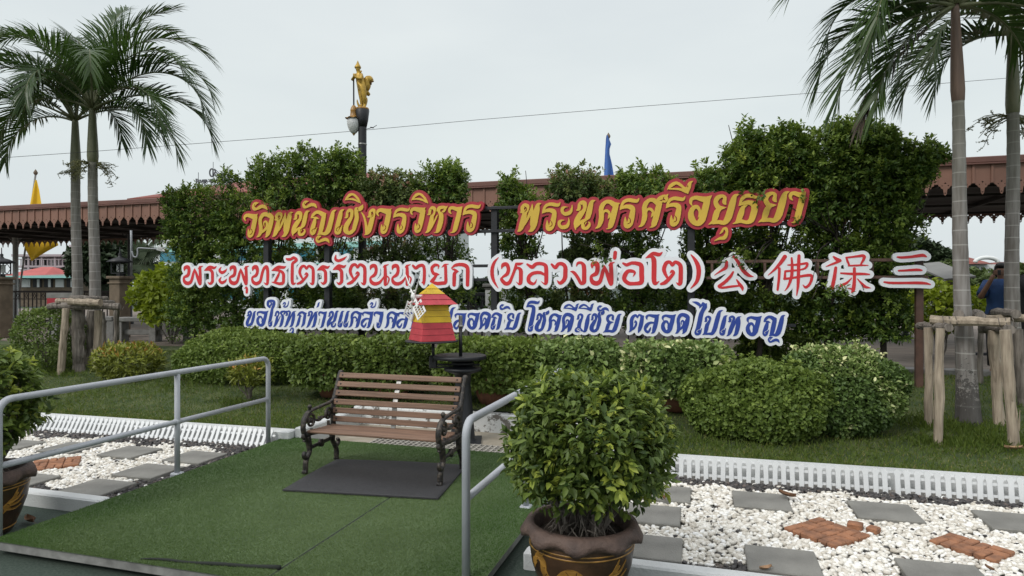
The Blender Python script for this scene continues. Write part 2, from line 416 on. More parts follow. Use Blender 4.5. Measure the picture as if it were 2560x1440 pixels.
def blob_clusters(c, r, n, p=2.6, inner=.45, seed=0, amp=.10):
    d = rdir(n); q = d/((np.abs(d)**p).sum(1)**(1/p))[:, None]
    R = (inner + (1-inner)*rng.random(n)**.55)*lumps(d, amp, seed, 3)
    P = np.array(c) + q*np.array(r)*R[:, None]
    D = unit(d*.8 + rng.normal(size=(n, 3))*.45 + np.array([0,0,.45]))
    return P, D, R
# ---------------------------------------------------------------- lettering: brush strokes (x, y, half width) merged into one outline
def parse(s):
    P = []; Ng = []
    for st in s.strip().split('|'):
        st = st.strip()
        if not st: continue
        neg = st[0] == '-'
        if neg: st = st[1:]
        pts = [tuple(float(v) for v in q.split(',')) for q in st.split()]
        (Ng if neg else P).append(pts)
    return P, Ng
# windows the letters were measured in: left, top, scale
CROP = {1:(600,470,8),2:(900,470,8),3:(1280,450,6.737),4:(1640,440,6.4),5:(600,740,8.533),6:(860,740,5.565),7:(1300,740,7.11),8:(1640,740,7.11),
        11:(450,620,6.737),12:(810,620,6.564),13:(1210,610,8.828),14:(1480,610,8.828),15:(1760,610,4.4138)}
GL = {}
def gl(ch, crop, xl, yb, h, s): GL[ch] = (crop, xl, yb, h, *parse(s))
MAI = '1395,272,4 1335,285,26 1300,335,30 1320,385,28 1390,365,28 1460,335,30 1520,352,26 1560,405,4 | -1320,300,5 1330,345,8 1365,352,7 1392,315,3'
gl('ว',1,95,990,470,'140,660,6 116,610,20 135,565,28 185,548,32 250,565,40 310,575,45 362,542,14 382,520,3 | 335,590,46 315,700,48 285,830,48 255,930,45 220,950,40 203,890,26 197,822,5 | -235,808,4 270,850,8 276,890,9 252,925,8 220,930,4')
gl('ด',1,355,990,480,'360,985,4 410,950,25 440,880,36 445,780,38 430,690,35 440,610,35 490,540,38 560,530,40 630,560,45 672,590,35 | 675,590,30 650,680,48 620,800,48 590,900,45 560,965,20 525,990,3 | 440,880,35 495,865,24 555,800,26 570,730,24 545,672,18 508,690,13 503,735,10 515,770,6')
gl('พ',1,670,980,490,'725,640,8 760,630,26 758,565,30 800,520,30 845,540,32 840,600,28 800,660,36 775,780,48 745,880,45 715,945,28 675,975,4 | 930,500,4 915,580,16 880,680,24 845,770,18 805,855,8 | 935,520,5 930,620,20 930,750,32 935,850,42 | 1085,490,4 1030,510,25 1010,600,48 985,720,50 960,850,50 920,945,30 860,975,4 | -795,545,5 828,570,8 825,610,9 795,640,5')
gl('น',1,1055,965,490,'1100,630,6 1140,610,25 1150,540,28 1190,500,30 1235,515,35 1235,600,32 1190,670,42 1130,760,45 1090,840,35 1080,920,18 1090,965,3 | 1420,465,3 1360,490,28 1330,590,42 1300,720,42 1265,790,28 1200,810,20 1140,860,25 1105,915,8 | 1265,800,22 1215,870,32 1215,930,24 1270,935,25 1312,895,22 1322,850,14 1300,830,6 | -1345,768,4 1270,815,8 1236,850,8 1242,890,4 | -1165,538,5 1198,560,8 1200,600,9 1168,640,5')
gl('ญ',1,1420,950,485,'1445,600,5 1490,540,28 1550,490,28 1620,495,35 1690,540,42 1742,522,8 | 1445,602,6 1500,595,14 1550,602,20 1600,625,5 | 1530,605,22 1510,700,40 1480,800,45 1460,880,40 1472,925,22 1510,895,25 1545,830,10 1570,790,3 | -1560,792,4 1490,830,8 1462,860,8 1480,890,5 | 1705,560,40 1680,680,45 1650,820,45 1620,905,30 1570,940,4 | 1950,445,4 1890,480,28 1865,580,45 1830,720,48 1790,850,50 1730,915,33 1650,912,22 1600,932,10')
gl('ญู',1,1530,1110,140,'1640,970,10 1592,982,26 1565,1030,30 1590,1075,25 1660,1050,26 1730,1030,30 1780,1050,24 1810,1102,4 | -1585,992,5 1580,1030,7 1610,1050,7 1638,1022,3')
gl('เ',1,1915,935,490,'2110,435,4 2050,470,28 2025,570,45 1990,700,45 1965,800,45 1950,880,36 1970,912,22 2010,890,30 2040,820,18 2070,745,4 | -2055,750,4 1990,790,8 1952,830,8 1962,862,7 1990,865,4')
gl('ช',1,2090,930,500,'2120,600,6 2160,580,25 2170,500,28 2210,450,30 2258,470,34 2258,560,32 2210,660,42 2150,760,48 2140,850,50 2190,905,30 2250,885,35 2310,830,28 2345,780,8 | 2480,340,4 2450,400,38 2400,430,38 2345,420,28 2345,480,38 2360,600,42 2330,720,45 2300,825,35 | -2388,390,4 2376,430,8 2402,455,5 | -2180,500,5 2218,530,8 2215,580,8 2185,602,4')
gl('ิ',2,1050,320,210,'1050,255,4 1090,200,20 1150,140,26 1220,128,20 1285,175,20 1340,250,18 1380,320,3 | 1075,235,10 1170,222,17 1260,240,18 1345,290,12')
gl('ง',2,35,940,515,'170,585,6 215,565,25 225,490,28 265,445,25 303,460,30 300,540,28 265,620,45 235,740,48 205,850,45 170,905,30 115,940,5 | 40,480,4 95,560,16 130,680,20 150,800,28 155,900,30 | -245,487,5 283,510,8 280,560,8 245,590,4')
gl('ร',2,685,910,510,'1020,395,4 985,445,24 920,440,30 840,428,28 760,455,25 718,520,20 690,590,5 | 690,597,5 750,550,26 830,540,32 890,560,40 912,600,38 895,700,45 865,820,48 828,880,35 790,868,32 780,800,24 780,722,5 | -745,525,3 800,488,9 900,478,5 | -840,725,4 868,770,8 865,820,8 822,842,5')
gl('ห',2,1320,900,530,'1370,535,6 1410,520,25 1420,450,28 1460,400,28 1505,420,32 1500,500,28 1460,570,35 1440,700,45 1410,800,42 1375,868,25 1325,900,4 | 1450,800,12 1500,690,14 1550,580,14 1570,545,8 | 1560,465,12 1600,410,32 1680,390,28 1740,395,20 1770,365,3 | 1600,430,26 1600,490,22 1640,540,42 1640,640,45 1610,760,48 1580,850,38 1540,892,12 1495,895,3 | 1735,400,20 1700,465,22 1662,480,12 | -1650,430,4 1634,462,7 1660,490,5 | -1435,437,5 1478,460,8 1475,510,8 1432,545,5')
gl('า',2,1790,895,525,'1845,520,5 1808,480,20 1815,420,28 1870,400,30 1940,425,36 2010,428,40 2062,375,4 | 2010,450,42 1985,570,45 1950,700,45 1920,820,42 1880,882,18 1825,895,4')
gl('ะ',3,785,840,450,'1022,422,4 1018,480,14 985,550,28 910,575,30 862,540,28 860,485,26 900,465,16 968,465,3 | 962,642,4 968,700,14 935,780,28 860,800,30 812,765,28 810,710,26 850,688,16 918,685,3 | -968,462,3 910,478,8 886,510,8 902,540,7 938,532,3 | -918,682,3 860,700,8 836,735,8 852,765,6 890,757,3')
gl('ค',3,1405,825,480,'1410,820,4 1470,780,25 1505,690,38 1515,600,38 1505,510,36 1530,430,35 1590,375,28 1660,375,32 1730,418,38 1822,395,4 | 1755,440,42 1730,540,45 1700,660,45 1670,760,42 1640,812,16 1595,828,4 | 1520,590,22 1560,530,18 1612,525,22 1648,570,20 1640,620,16 1620,660,3 | -1572,620,5 1572,572,7 1610,560,7 1630,588,4')
kc = GL['ค']; P_, N_ = parse('1700,395,12 1760,345,28 1830,320,34 1870,310,22 1905,270,3 | 1830,320,24 1880,345,22 1850,395,20 1815,385,10 | -1835,322,5 1822,352,8 1850,378,6')
GL['ศ'] = (3, 1405, 825, 480, kc[4]+P_, kc[5]+N_)
gl('ี',4,185,290,200,'185,225,4 240,160,26 320,118,22 390,145,20 445,195,18 | 215,212,10 320,212,14 400,222,18 470,250,22 515,288,4 | 592,88,4 545,120,22 525,180,32 515,240,20 512,285,4 | 440,195,16 490,205,16 | -500,150,4 515,165,5 500,183,5')
gl('อ',4,520,800,490,'580,480,5 556,430,20 570,375,26 640,350,28 720,370,36 810,380,42 892,318,4 | 820,395,44 800,480,48 770,590,48 740,690,50 690,755,42 620,750,38 570,680,45 560,590,38 600,515,32 660,500,26 700,560,20 700,610,16 675,670,3 | -612,575,4 640,548,7 668,575,4')
gl('ย',4,840,785,490,'1122,460,5 1092,425,28 1100,350,24 1050,325,24 980,360,34 955,430,32 990,500,34 1050,515,24 1118,510,4 | 1040,528,16 980,570,38 950,660,42 920,730,28 840,780,4 | 1325,300,4 1260,330,28 1225,430,46 1190,560,48 1150,680,48 1090,750,33 1000,740,28 915,758,18 | -1012,425,4 1018,385,9 1060,360,5')
gl('ุ',4,930,1045,200,'1020,930,5 1055,890,16 1080,848,16 1122,850,22 1125,930,25 1090,990,28 1025,1000,20 930,1042,4 | -1078,868,4 1106,890,6 1090,930,6 1030,942,4')
gl('ธ',4,1225,770,485,'1668,328,4 1590,345,20 1500,320,28 1420,330,28 1370,380,24 1325,475,4 | 1320,482,4 1400,440,26 1490,430,33 1560,460,43 1575,540,45 1550,630,45 1520,710,40 1450,745,26 1360,725,26 1300,742,20 1225,770,4 | 1458,475,4 1390,510,28 1360,600,42 1330,680,38 1295,735,22 | -1380,418,4 1430,385,9 1525,373,6')
gl('ั',1,1270,410,140,MAI)
gl('ข',5,140,650,335,'162,425,5 200,402,20 200,355,20 235,325,15 255,370,22 235,430,25 190,510,30 170,590,32 200,632,22 250,600,26 282,560,8 | 358,320,3 325,350,20 310,430,30 290,520,30 262,598,24 | -202,362,4 224,376,6 214,410,5')
gl('ใ',5,590,650,340,'640,205,8 665,205,16 690,160,16 672,128,14 | 650,236,20 612,190,25 622,122,26 680,95,20 740,120,28 738,190,30 705,270,26 690,360,32 665,480,32 645,580,30 650,635,18 682,615,20 695,560,10 705,525,3 | -690,540,4 640,570,7 640,605,6 665,605,3')
gl('ไ',8,690,690,340,'645,100,3 710,118,20 755,140,24 785,180,16 772,215,4 | 830,108,4 850,150,28 868,190,34 830,260,30 800,330,34 775,460,35 745,580,34 715,655,28 740,682,15 775,655,22 798,605,10 815,570,3 | 902,130,4 872,170,28 | 772,215,4 800,180,14 830,130,14 | -800,578,4 735,610,6 730,645,6 760,652,3')
gl('โ',7,120,630,320,'356,80,3 320,120,20 240,105,24 170,120,20 122,192,4 | 120,197,4 180,175,18 240,190,25 250,240,30 230,360,35 205,470,35 180,570,30 170,610,20 208,600,20 232,545,8 246,510,3 | -240,515,4 180,550,6 175,580,6 205,585,3')
gl('ท',5,960,660,345,'988,412,5 1020,398,20 1020,345,20 1060,320,14 1085,350,20 1070,410,20 1050,490,30 1020,580,30 990,638,15 955,660,3 | 1055,540,12 1110,425,14 1150,345,14 1210,322,4 | 1165,345,20 1165,420,30 1145,530,32 1120,620,25 1070,660,3 | -1025,348,3 1055,360,6 1042,405,5')
gl('ก',5,1200,665,345,'1238,415,4 1290,362,20 1350,345,22 1400,378,26 1438,360,4 | 1240,417,4 1280,405,12 1332,435,3 | 1300,412,16 1275,510,28 1250,600,26 1200,665,3 | 1405,390,26 1390,480,30 1370,590,28 1320,665,3')
gl('ล',7,2205,660,345,'2262,420,4 2252,370,18 2290,340,16 2350,350,24 2420,358,28 2482,325,3 | 2435,370,30 2420,470,32 2390,580,32 2370,640,20 2330,660,3 | 2410,478,12 2320,472,18 2252,520,28 2235,590,28 2270,640,20 2308,600,16 2325,550,4 | -2318,552,3 2262,570,6 2262,600,6 2290,605,3')
zk = GL['ญ']; GL['ภ'] = (1, 1420, 950, 485, zk[4][:4]+[zk[4][3]], zk[5])
gl('ป',8,825,690,340,'862,452,4 890,440,18 890,390,18 925,362,14 955,390,24 940,460,20 905,520,30 890,600,30 870,658,20 825,690,3 | 1192,250,3 1130,280,20 1100,370,33 1070,480,33 1040,590,33 1000,662,26 940,668,18 875,672,14 | -905,390,3 935,405,6 915,450,5')
gl('ม',7,985,630,320,'1012,412,4 1040,396,18 1045,348,16 1080,322,14 1108,350,22 1095,410,20 1065,470,28 1055,560,28 1090,600,20 1142,632,5 | 1055,560,24 1005,580,16 1000,620,18 1062,635,5 | 1272,315,3 1225,340,16 1205,430,32 1185,530,32 1165,610,24 1130,635,6 | -1055,348,3 1085,362,6 1072,405,5 | -1010,590,3 1045,575,6 1085,610,5')
gl('ต',7,1935,640,320,'1938,640,3 1975,600,20 1985,520,28 1985,430,28 2010,370,25 2060,340,18 2090,378,12 2120,330,12 2170,360,20 2208,350,4 | 2175,370,26 2160,470,32 2135,570,30 2108,642,10 | 1990,590,18 2030,570,16 2065,510,16 2070,460,12 2050,440,9 2042,470,8')
gl('่',5,1650,245,115,'1716,130,3 1692,160,16 1680,210,16 1648,246,3')
gl('้',5,920,245,140,'925,175,4 948,160,12 960,137,10 985,150,12 975,190,11 948,222,12 985,235,13 1030,210,11 1050,150,9 1055,105,3')
# second line
gl('2พ',11,60,620,320,'90,380,8 100,332,26 155,325,30 168,390,28 148,460,27 82,498,18 95,570,28 150,595,30 205,560,25 240,430,22 262,350,6 | 262,350,6 290,430,22 335,570,25 345,612,10 | 398,304,5 350,322,18 | 352,335,24 357,470,27 357,592,26 340,612,10 | 325,350,8 350,325,20')
gl('2ร',11,425,620,320,'628,308,5 590,335,20 520,320,24 470,350,20 425,382,4 | 440,380,5 510,365,20 558,405,26 562,480,27 560,565,26 520,602,18 485,575,5')
gl('2ะ',11,665,610,300,'802,350,4 775,390,18 720,415,24 680,375,20 710,322,5 | 802,520,4 775,560,18 720,585,24 680,545,20 710,490,5')
gl('2ุ',11,1105,750,80,'1103,684,4 1130,664,16 1142,690,20 1138,748,20')
gl('2ท',11,1215,620,320,'1238,380,8 1250,332,26 1300,325,34 1320,390,26 1295,460,25 1232,498,16 1245,570,26 1300,600,28 1365,560,25 1395,440,24 1425,350,24 1470,318,28 1490,370,27 1492,480,27 1488,590,24 1462,606,16 1428,582,4')
gl('2ธ',11,1555,620,320,'1798,308,5 1760,328,20 1680,322,26 1620,345,20 1558,382,4 | 1562,380,6 1640,370,20 1720,395,22 1755,440,27 1757,500,27 1752,580,26 1700,602,24 1620,585,18 1558,575,4 | 1692,400,12 1660,480,22 1612,570,20')
gl('2ไ',11,1795,620,320,'1798,172,4 1825,192,20 1880,190,22 1930,165,24 1978,205,22 1912,260,24 1905,350,27 1903,560,27 1925,602,20 1962,588,5')
gl('2ต',11,1990,620,320,'1992,602,16 2050,580,24 2110,520,22 2160,455,18 2140,428,18 2110,455,4 | 2080,525,14 2040,450,22 2030,390,25 2060,320,24 2110,305,20 2142,345,20 2180,305,20 2230,325,24 2256,370,26 2257,480,27 2252,585,26 2228,605,16 2198,582,4')
gl('2ั',12,180,230,120,'208,118,8 200,180,22 250,210,22 330,180,20 384,138,4')
gl('2น',12,755,605,340,'772,352,8 790,300,26 850,295,28 868,370,25 842,440,26 775,490,16 790,560,28 850,588,28 930,560,22 990,475,10 | 1068,270,5 1010,292,16 | 985,315,8 1012,310,22 1016,450,28 1015,595,26 | 1040,455,8 1078,500,12 1062,570,11 1045,608,5')
gl('2า',12,1460,605,340,'1470,290,18 1515,330,24 1570,292,25 1630,285,24 1655,340,25 1657,450,25 1650,560,24 1648,608,6 | 1650,560,22 1618,570,8')
gl('2ย',12,1750,605,340,'1880,342,4 1890,290,14 1830,280,24 1780,330,25 1800,410,24 1850,430,24 1902,432,4 | 1862,435,14 1800,520,27 1748,545,4 | 1765,548,16 1860,582,26 1950,575,28 2005,560,26 2007,450,25 2003,300,24 | 2052,264,4 1990,275,14 1942,318,4')
gl('2ก',12,2100,605,340,'2098,330,5 2160,285,22 2240,270,26 2320,285,30 2365,335,30 2366,470,30 2363,605,28 | 2108,342,8 2160,360,18 2218,385,4 | 2195,385,14 2150,420,28 2146,500,30 2143,605,28')
gl('(',13,150,980,690,'328,298,7 240,400,28 192,540,38 192,690,38 232,830,28 322,972,7')
gl('2ห',13,365,905,490,'398,545,8 430,462,38 510,450,40 550,550,38 520,660,38 415,735,20 400,790,35 480,872,40 570,850,38 630,720,30 690,560,30 720,450,26 | 720,440,26 800,440,30 878,418,5 | 690,560,26 760,525,24 820,585,42 822,700,42 818,845,40 780,885,20 722,836,5')
gl('2ล',13,950,905,490,'965,450,22 1070,510,38 1150,445,36 1250,430,34 1350,462,38 1380,530,42 1382,700,42 1380,840,40 1350,885,18 1268,826,5 | 1350,685,22 1250,632,33 1100,642,35 1000,722,40 1000,830,40 1090,880,28 1140,848,18 1172,776,4')
gl('2ว',13,1490,905,490,'1500,450,22 1580,520,36 1650,442,36 1740,442,38 1800,510,43 1802,620,45 1795,740,45 1750,822,40 1680,862,33 1618,798,4')
gl('2ง',13,1910,905,490,'2043,492,7 2080,422,26 2160,420,30 2212,500,44 2216,700,45 2212,840,44 2150,875,30 | 1912,605,5 1990,630,32 2070,730,34 2130,850,34')
gl('2่',14,470,345,195,'518,190,38 512,250,38 505,310,36')
gl('2อ',14,670,910,520,'690,425,20 770,462,33 880,420,34 1000,430,40 1090,480,46 1097,660,50 1092,840,46 960,872,36 820,870,40 720,790,42 730,690,45 800,602,38 900,600,33 950,640,22 908,722,4')
gl('2โ',14,1185,910,520,'1558,178,5 1480,235,38 1360,212,38 1270,260,28 1185,312,5 | 1195,310,5 1310,282,28 1368,350,48 1372,560,50 1370,790,48 1400,872,36 1485,822,6')
gl(')',14,2180,990,760,'2187,240,12 2270,340,32 2340,480,45 2357,640,45 2312,830,35 2178,982,8')
gl('公',15,115,520,380,'250,200,14 240,260,18 180,300,10 115,345,3 | 325,140,12 370,190,16 430,290,20 490,345,16 545,360,3 | 320,310,10 290,360,15 220,430,17 165,465,14 200,482,12 290,470,12 390,460,9 | 360,395,7 390,440,15 420,480,15 425,515,4')
gl('佛',15,705,570,440,'890,140,20 850,200,18 780,280,12 705,345,3 | 830,270,13 825,380,13 810,505,11 | 965,155,9 970,240,13 965,350,15 930,460,11 888,518,3 | 1045,130,15 1040,300,16 1035,450,14 1020,568,4 | 922,232,6 1000,230,11 1080,220,11 1135,215,13 1120,262,11 1060,285,8 1000,292,10 900,300,11 | 893,300,9 890,380,13 | 885,385,12 1000,370,11 1100,350,13 1170,345,15 1188,370,14 1165,440,13 1120,478,13 1088,450,3')
gl('保',15,1340,540,420,'1425,140,8 1465,172,18 1500,185,12 1430,215,12 1340,250,3 | 1450,262,14 1435,370,17 1410,485,17 | 1565,148,8 1580,190,11 1600,238,9 | 1570,150,9 1660,140,11 1750,130,15 1762,160,14 1722,232,7 | 1592,240,8 1700,236,10 1805,235,5 | 1655,270,14 1655,400,15 1645,500,17 1625,535,5 | 1645,500,11 1586,488,4 | 1508,322,9 1640,330,13 1750,330,13 1820,335,7 | 1625,375,4 1570,430,12 1512,455,13 1500,470,5 | 1688,383,4 1730,430,11 1770,470,15 1834,485,3')
gl('三',15,1980,445,330,'2130,145,8 2180,150,13 2300,140,14 2400,125,17 2445,140,8 | 2145,295,10 2220,292,11 2340,285,14 2395,290,9 | 1985,420,9 2060,430,13 2200,430,13 2400,430,15 2490,445,6')

def contours(Fd):
    """closed loops where the field crosses zero; inside is positive"""
    A = np.pad(Fd, 1, constant_values=-1.0); I = A > 0
    code = I[:-1,:-1]*1 + I[:-1,1:]*2 + I[1:,1:]*4 + I[1:,:-1]*8
    SEG = {1:['BL'],2:['RB'],3:['RL'],4:['TR'],5:['BL','TR'],6:['TB'],7:['TL'],8:['LT'],9:['BT'],10:['RB','LT'],11:['RT'],12:['LR'],13:['BR'],14:['LB']}
    nxt = {}
    for j, i in np.argwhere((code > 0) & (code < 15)):
        E = {'B':(0,i,j),'T':(0,i,j+1),'L':(1,i,j),'R':(1,i+1,j)}
        for s in SEG[int(code[j, i])]: nxt[E[s[0]]] = E[s[1]]
    def pt(k):
        o, i, j = k
        a = A[j, i]; b = A[j, i+1] if o == 0 else A[j+1, i]
        t = a/(a-b); return (i-1+(t if o == 0 else 0), j-1+(t if o else 0))
    loops = []
    while nxt:
        s = next(iter(nxt)); lp = []; k = s
        while k in nxt: lp.append(pt(k)); k = nxt.pop(k)
        if len(lp) > 5: loops.append(lp)
    return loops
def area(lp): return .5*sum(lp[i-1][0]*lp[i][1]-lp[i][0]*lp[i-1][1] for i in range(len(lp)))
def thin(lp, tol):
    out = [lp[0]]
    for p, q in zip(lp[1:], lp[2:]+[lp[0]]):
        a = out[-1]; L = math.hypot(q[0]-a[0], q[1]-a[1])
        d = abs((q[0]-a[0])*(p[1]-a[1])-(q[1]-a[1])*(p[0]-a[0]))/max(L, 1e-9)
        if d > tol or L > 12: out.append(p)
    return out
def stroke_field(pos, neg, cell, grow=0.0):
    """pos/neg: lists of arrays (x, y, r) in metres -> field, origin"""
    al = np.concatenate(pos); x0, y0 = (al[:, :2]-al[:, 2:]).min(0)-grow-3*cell; x1, y1 = (al[:, :2]+al[:, 2:]).max(0)+grow+3*cell
    nx, ny = int((x1-x0)/cell)+2, int((y1-y0)/cell)+2
    def paint(sts, g):
        Fd = np.full((ny, nx), -1.0)
        for st in sts:
            for a, b in zip(st[:-1], st[1:]):
                m = max(a[2], b[2])+g+2*cell
                i0 = max(int((min(a[0], b[0])-m-x0)/cell), 0); i1 = min(int((max(a[0], b[0])+m-x0)/cell)+2, nx)
                j0 = max(int((min(a[1], b[1])-m-y0)/cell), 0); j1 = min(int((max(a[1], b[1])+m-y0)/cell)+2, ny)
                X, Y = np.meshgrid(x0+np.arange(i0, i1)*cell, y0+np.arange(j0, j1)*cell)
                dx, dy = b[0]-a[0], b[1]-a[1]; L2 = dx*dx+dy*dy+1e-12
                t = np.clip(((X-a[0])*dx+(Y-a[1])*dy)/L2, 0, 1)
                v = a[2]+(b[2]-a[2])*t+g-np.hypot(X-a[0]-dx*t, Y-a[1]-dy*t)
                w = Fd[j0:j1, i0:i1]; np.maximum(w, v, out=w)
        return Fd
    Fd = paint(pos, grow)
    if neg: Fd = np.minimum(Fd, -paint(neg, 0.0))
    return Fd, x0, y0
def outline_groups(pos, neg, cell, grow=0.0, tol=.12):
    Fd, x0, y0 = stroke_field(pos, neg, cell, grow)
    L = [thin(l, tol) for l in contours(Fd)]; L = [l for l in L if len(l) > 3 and abs(area(l)) > 6]
    outs = [l for l in L if area(l) > 0]; holes = [l for l in L if area(l) < 0]
    def inside(p, lp):
        c = False
        for (ax, ay), (bx, by) in zip(lp, lp[1:]+lp[:1]):
            if (ay > p[1]) != (by > p[1]) and p[0] < (bx-ax)*(p[1]-ay)/(by-ay)+ax: c = not c
        return c
    res = []
    for o in outs: res.append([o]+[h for h in holes if inside(h[0], o)])
    return [[[(x0+x*cell, y0+y*cell) for x, y in lp] for lp in g] for g in res]

YS = 9.40                                   # the plane of the sign
BOLD = [1.08]
def sign_strokes(ch, xl=None, yb=None, h=None):
    crop, gx, gy, gh, P, Ng = GL[ch]; cx, cy, sc = CROP[crop]
    if xl is None: xl, yb, h = cx+gx/sc, cy+gy/sc, gh/sc
    s = h/gh; out = []
    for grp in (P, Ng):
        o = []
        for st in grp:
            pts = []
            for x, y, r in cat_rom(st, 5):
                px, py = xl+(x-gx)*s, yb+(y-gy)*s; w = PY(px, py, YS)
                pts.append((w.x, w.z, max(r, 1)*s*depth(w)/F*(BOLD[0] if grp is P else 1)))
            o.append(np.array(pts))
        out.append(o)
    return out
def sign_board(name, label, letters, mface, mback, margin, group=None, cell=.005, raised=.004):
    """one backing board cut round a phrase; every letter fixed on it is a part"""
    St = [sign_strokes(*((q,) if isinstance(q, str) else q)) for q in letters]
    allp = [s for p, n in St for s in p]
    al = np.concatenate(allp); root = thing(name, ((al[:,0].min()+al[:,0].max())/2, YS, al[:,1].min()), label, 'sign', group)
    b = MB()
    for g in outline_groups(allp, [], .010, margin, .10): b.prism(g, lambda x, y, t: (x, t, y), YS-.02, YS+.035)
    b.build('backing_board', mback, root)
    for p, n in St:
        m = MB()
        for g in outline_groups(p, n, cell): m.prism(g, lambda x, y, t: (x, t, y), YS-.0205-raised, YS-.0205)
        if m.v: m.build('letter', mface, root)
    return root
L1a = [('ว',611.9,593.8,58.8),('ั',633,526.5,19),('ด',644.4,593.8,60),('พ',683.8,592.5,61.2),('น',731.9,590.6,61.2),'ั','ญ','ญู','เ','ช',('ิ',865,510,25.5),
       ('ง',904.4,587.5,64.4),('ว',943.1,584.4,62.5),'ร',('ว',1027.5,581.9,63),'ิ','ห','า',('ร',1158.8,580,68)]
L1b = [('พ',1294.8,579.9,70.5),('ร',1356.4,576.9,69.8),'ะ',('น',1435.9,575.4,72),'ค',('ร',1550.2,570.2,73.5),('ศ',1596.2,568.7,72),('ร',1665,565.8,73.4),'ี','อ','ย','ุ','ธ',('ย',1895.5,557.2,78),('า',1972.8,557.2,78)]
L2a = ['2พ','2ร','2ะ',('2พ',573.9,712,47.5),'2ุ','2ท','2ธ','2ไ','2ต',('2ร',795,712,48.5),('2ร',834.2,712.5,51),'2ั',('2ต',870.9,712.2,51.5),'2น',('2น',979.8,712.2,51.8),'2า','2ย','2ก']
L2b = ['(','2ห','2ล','2ว','2ง',('2พ',1475,713,58),'2่','2อ','2โ',('2ต',1652.8,713.3,59),')']
L3 = ['ข',('อ',642.8,816.2,40),'ใ',('ห',684.4,816.8,40),'้',('ท',712.5,817.3,40.4),('ุ',717.5,838,17.5),'ก',('ท',767.6,818.3,40.4),'่',('า',798,818.5,40.4),('น',818.6,818.5,40.6),('เ',846.1,818.3,40.4),('เ',860.2,818.3,40.4),
      ('ค',872.5,818.5,41),('ล',903.1,819,41.3),('้',925.5,769.6,17),('ว',935.5,819.5,41),('ค',962.4,820,41.5),('ล',992,820.5,41.5),('า',1022.6,821,41.5),('ด',1046,821.5,42),
      ('ป',1095,822.5,42),('ล',1134,823.6,42),('อ',1169,823.6,43),('ด',1197,823.6,43),('ภ',1227.5,824.5,43),('ั',1250,774.5,13),('ย',1261.6,824.5,43),
      'โ',('ช',1338,828.6,45),('ค',1366.8,828.6,45),('ด',1402,830,46),('ี',1409.7,778,19),'ม',('ี',1447,778,19),('ช',1475,830,46),('ั',1493.5,778.5,14),('ย',1508,831.4,47),
      'ต','ล',('อ',1653.4,832.8,48),('ด',1687.8,834.2,49.5),'ไ','ป',('เ',1799,838.4,49),('ท',1816.5,839.9,50),('อ',1865,839.9,51),('ญ',1906.5,840.6,51),('ญู',1919,857.5,14.5)]
sign_board('lettered_sign','yellow ornate Thai temple name on crimson board beside the black frame post',L1a,M['gold'],M['crimson'],.046,'crimson lettered boards',raised=.018)
sign_board('lettered_sign','yellow ornate Thai province name on crimson board partly under the tall hedge',L1b,M['gold'],M['crimson'],.046,'crimson lettered boards',raised=.018)
sign_board('lettered_sign','red bold Thai words on white board above the windmill, without brackets',L2a,M['red'],M['signwhite'],.045,'white boards with red letters')
sign_board('lettered_sign','red bold Thai words in round brackets on white board',L2b,M['red'],M['signwhite'],.05,'white boards with red letters')
for ch, lab in (('公','red Chinese character on white board next to the closing bracket'),('佛','red Chinese character of many strokes with long centre stroke on white board'),
                ('保','red Chinese character with a boxed mouth shape on white board'),('三','three red horizontal strokes on white board beside the yellow-green shrub')):
    sign_board('character_board', lab, [ch], M['red'], M['signwhite'], .046, 'single Chinese character boards')
BOLD[0] = 1.13
sign_board('lettered_sign','long blue Thai blessing on white board just above the clipped hedge',L3,M['blue'],M['signwhite'],.041,cell=.0045)

# frame that carries the boards
fr = thing('sign_frame', (PY(1237, 800, YS+.1).x, YS+.12, .4), 'black square steel frame carrying the lettered boards', 'sign frame')
def zat(px, py, Y): return PY(px, py, Y).z
def xat(px, Y): return PY(px, 700, Y).x
for px, top in ((668,560),(820,545),(1237,516),(1728,505)):
    b = MB(); x = xat(px, YS+.12); b.bbox((x, YS+.13, (.3+zat(px, top, YS+.12))/2), (.10,.10, zat(px, top, YS+.12)-.3), .006); b.build('post', M['black'], fr)
for x0, x1, z in ((610,2015,zat(1237,519,YS)),(610,2015,zat(1237,577,YS)),(470,1760,zat(1237,664,YS)),(470,1760,zat(1237,699,YS)),(620,1990,zat(1237,803,YS))):
    b = MB(); a, c = xat(x0, YS+.06), xat(x1, YS+.06); b.bbox(((a+c)/2, YS+.059, z), (c-a,.04,.045), .005); b.build('rail', M['black'], fr)
fr2 = thing('ladder_frame', (PY(2100, 800, YS+.1).x, YS+.12, .4), 'rusty brown ladder shaped steel frame behind the Chinese characters', 'sign frame')
z0, z1 = zat(2000,652,YS), zat(2000,694,YS)
for z in (z0, z1):
    b = MB(); a, c = xat(1765, YS+.06), xat(2320, YS+.06); b.bbox(((a+c)/2, YS+.059, z), (c-a,.04,.04), .005); b.build('rail', M['brownsteel'], fr2)
for px in (1780,1912,2044,2180):
    b = MB(); b.bbox((xat(px, YS+.06), YS+.06, (z0+z1)/2), (.035,.035, z0-z1-.04), .003); b.build('rung', M['brownsteel'], fr2)
b = MB(); x = xat(2298, YS+.12); zt = zat(2298, 650, YS+.12); b.bbox((x, YS+.13, (.35+zt)/2), (.085,.085, zt-.35), .006); b.build('post', M['brownsteel'], fr2)

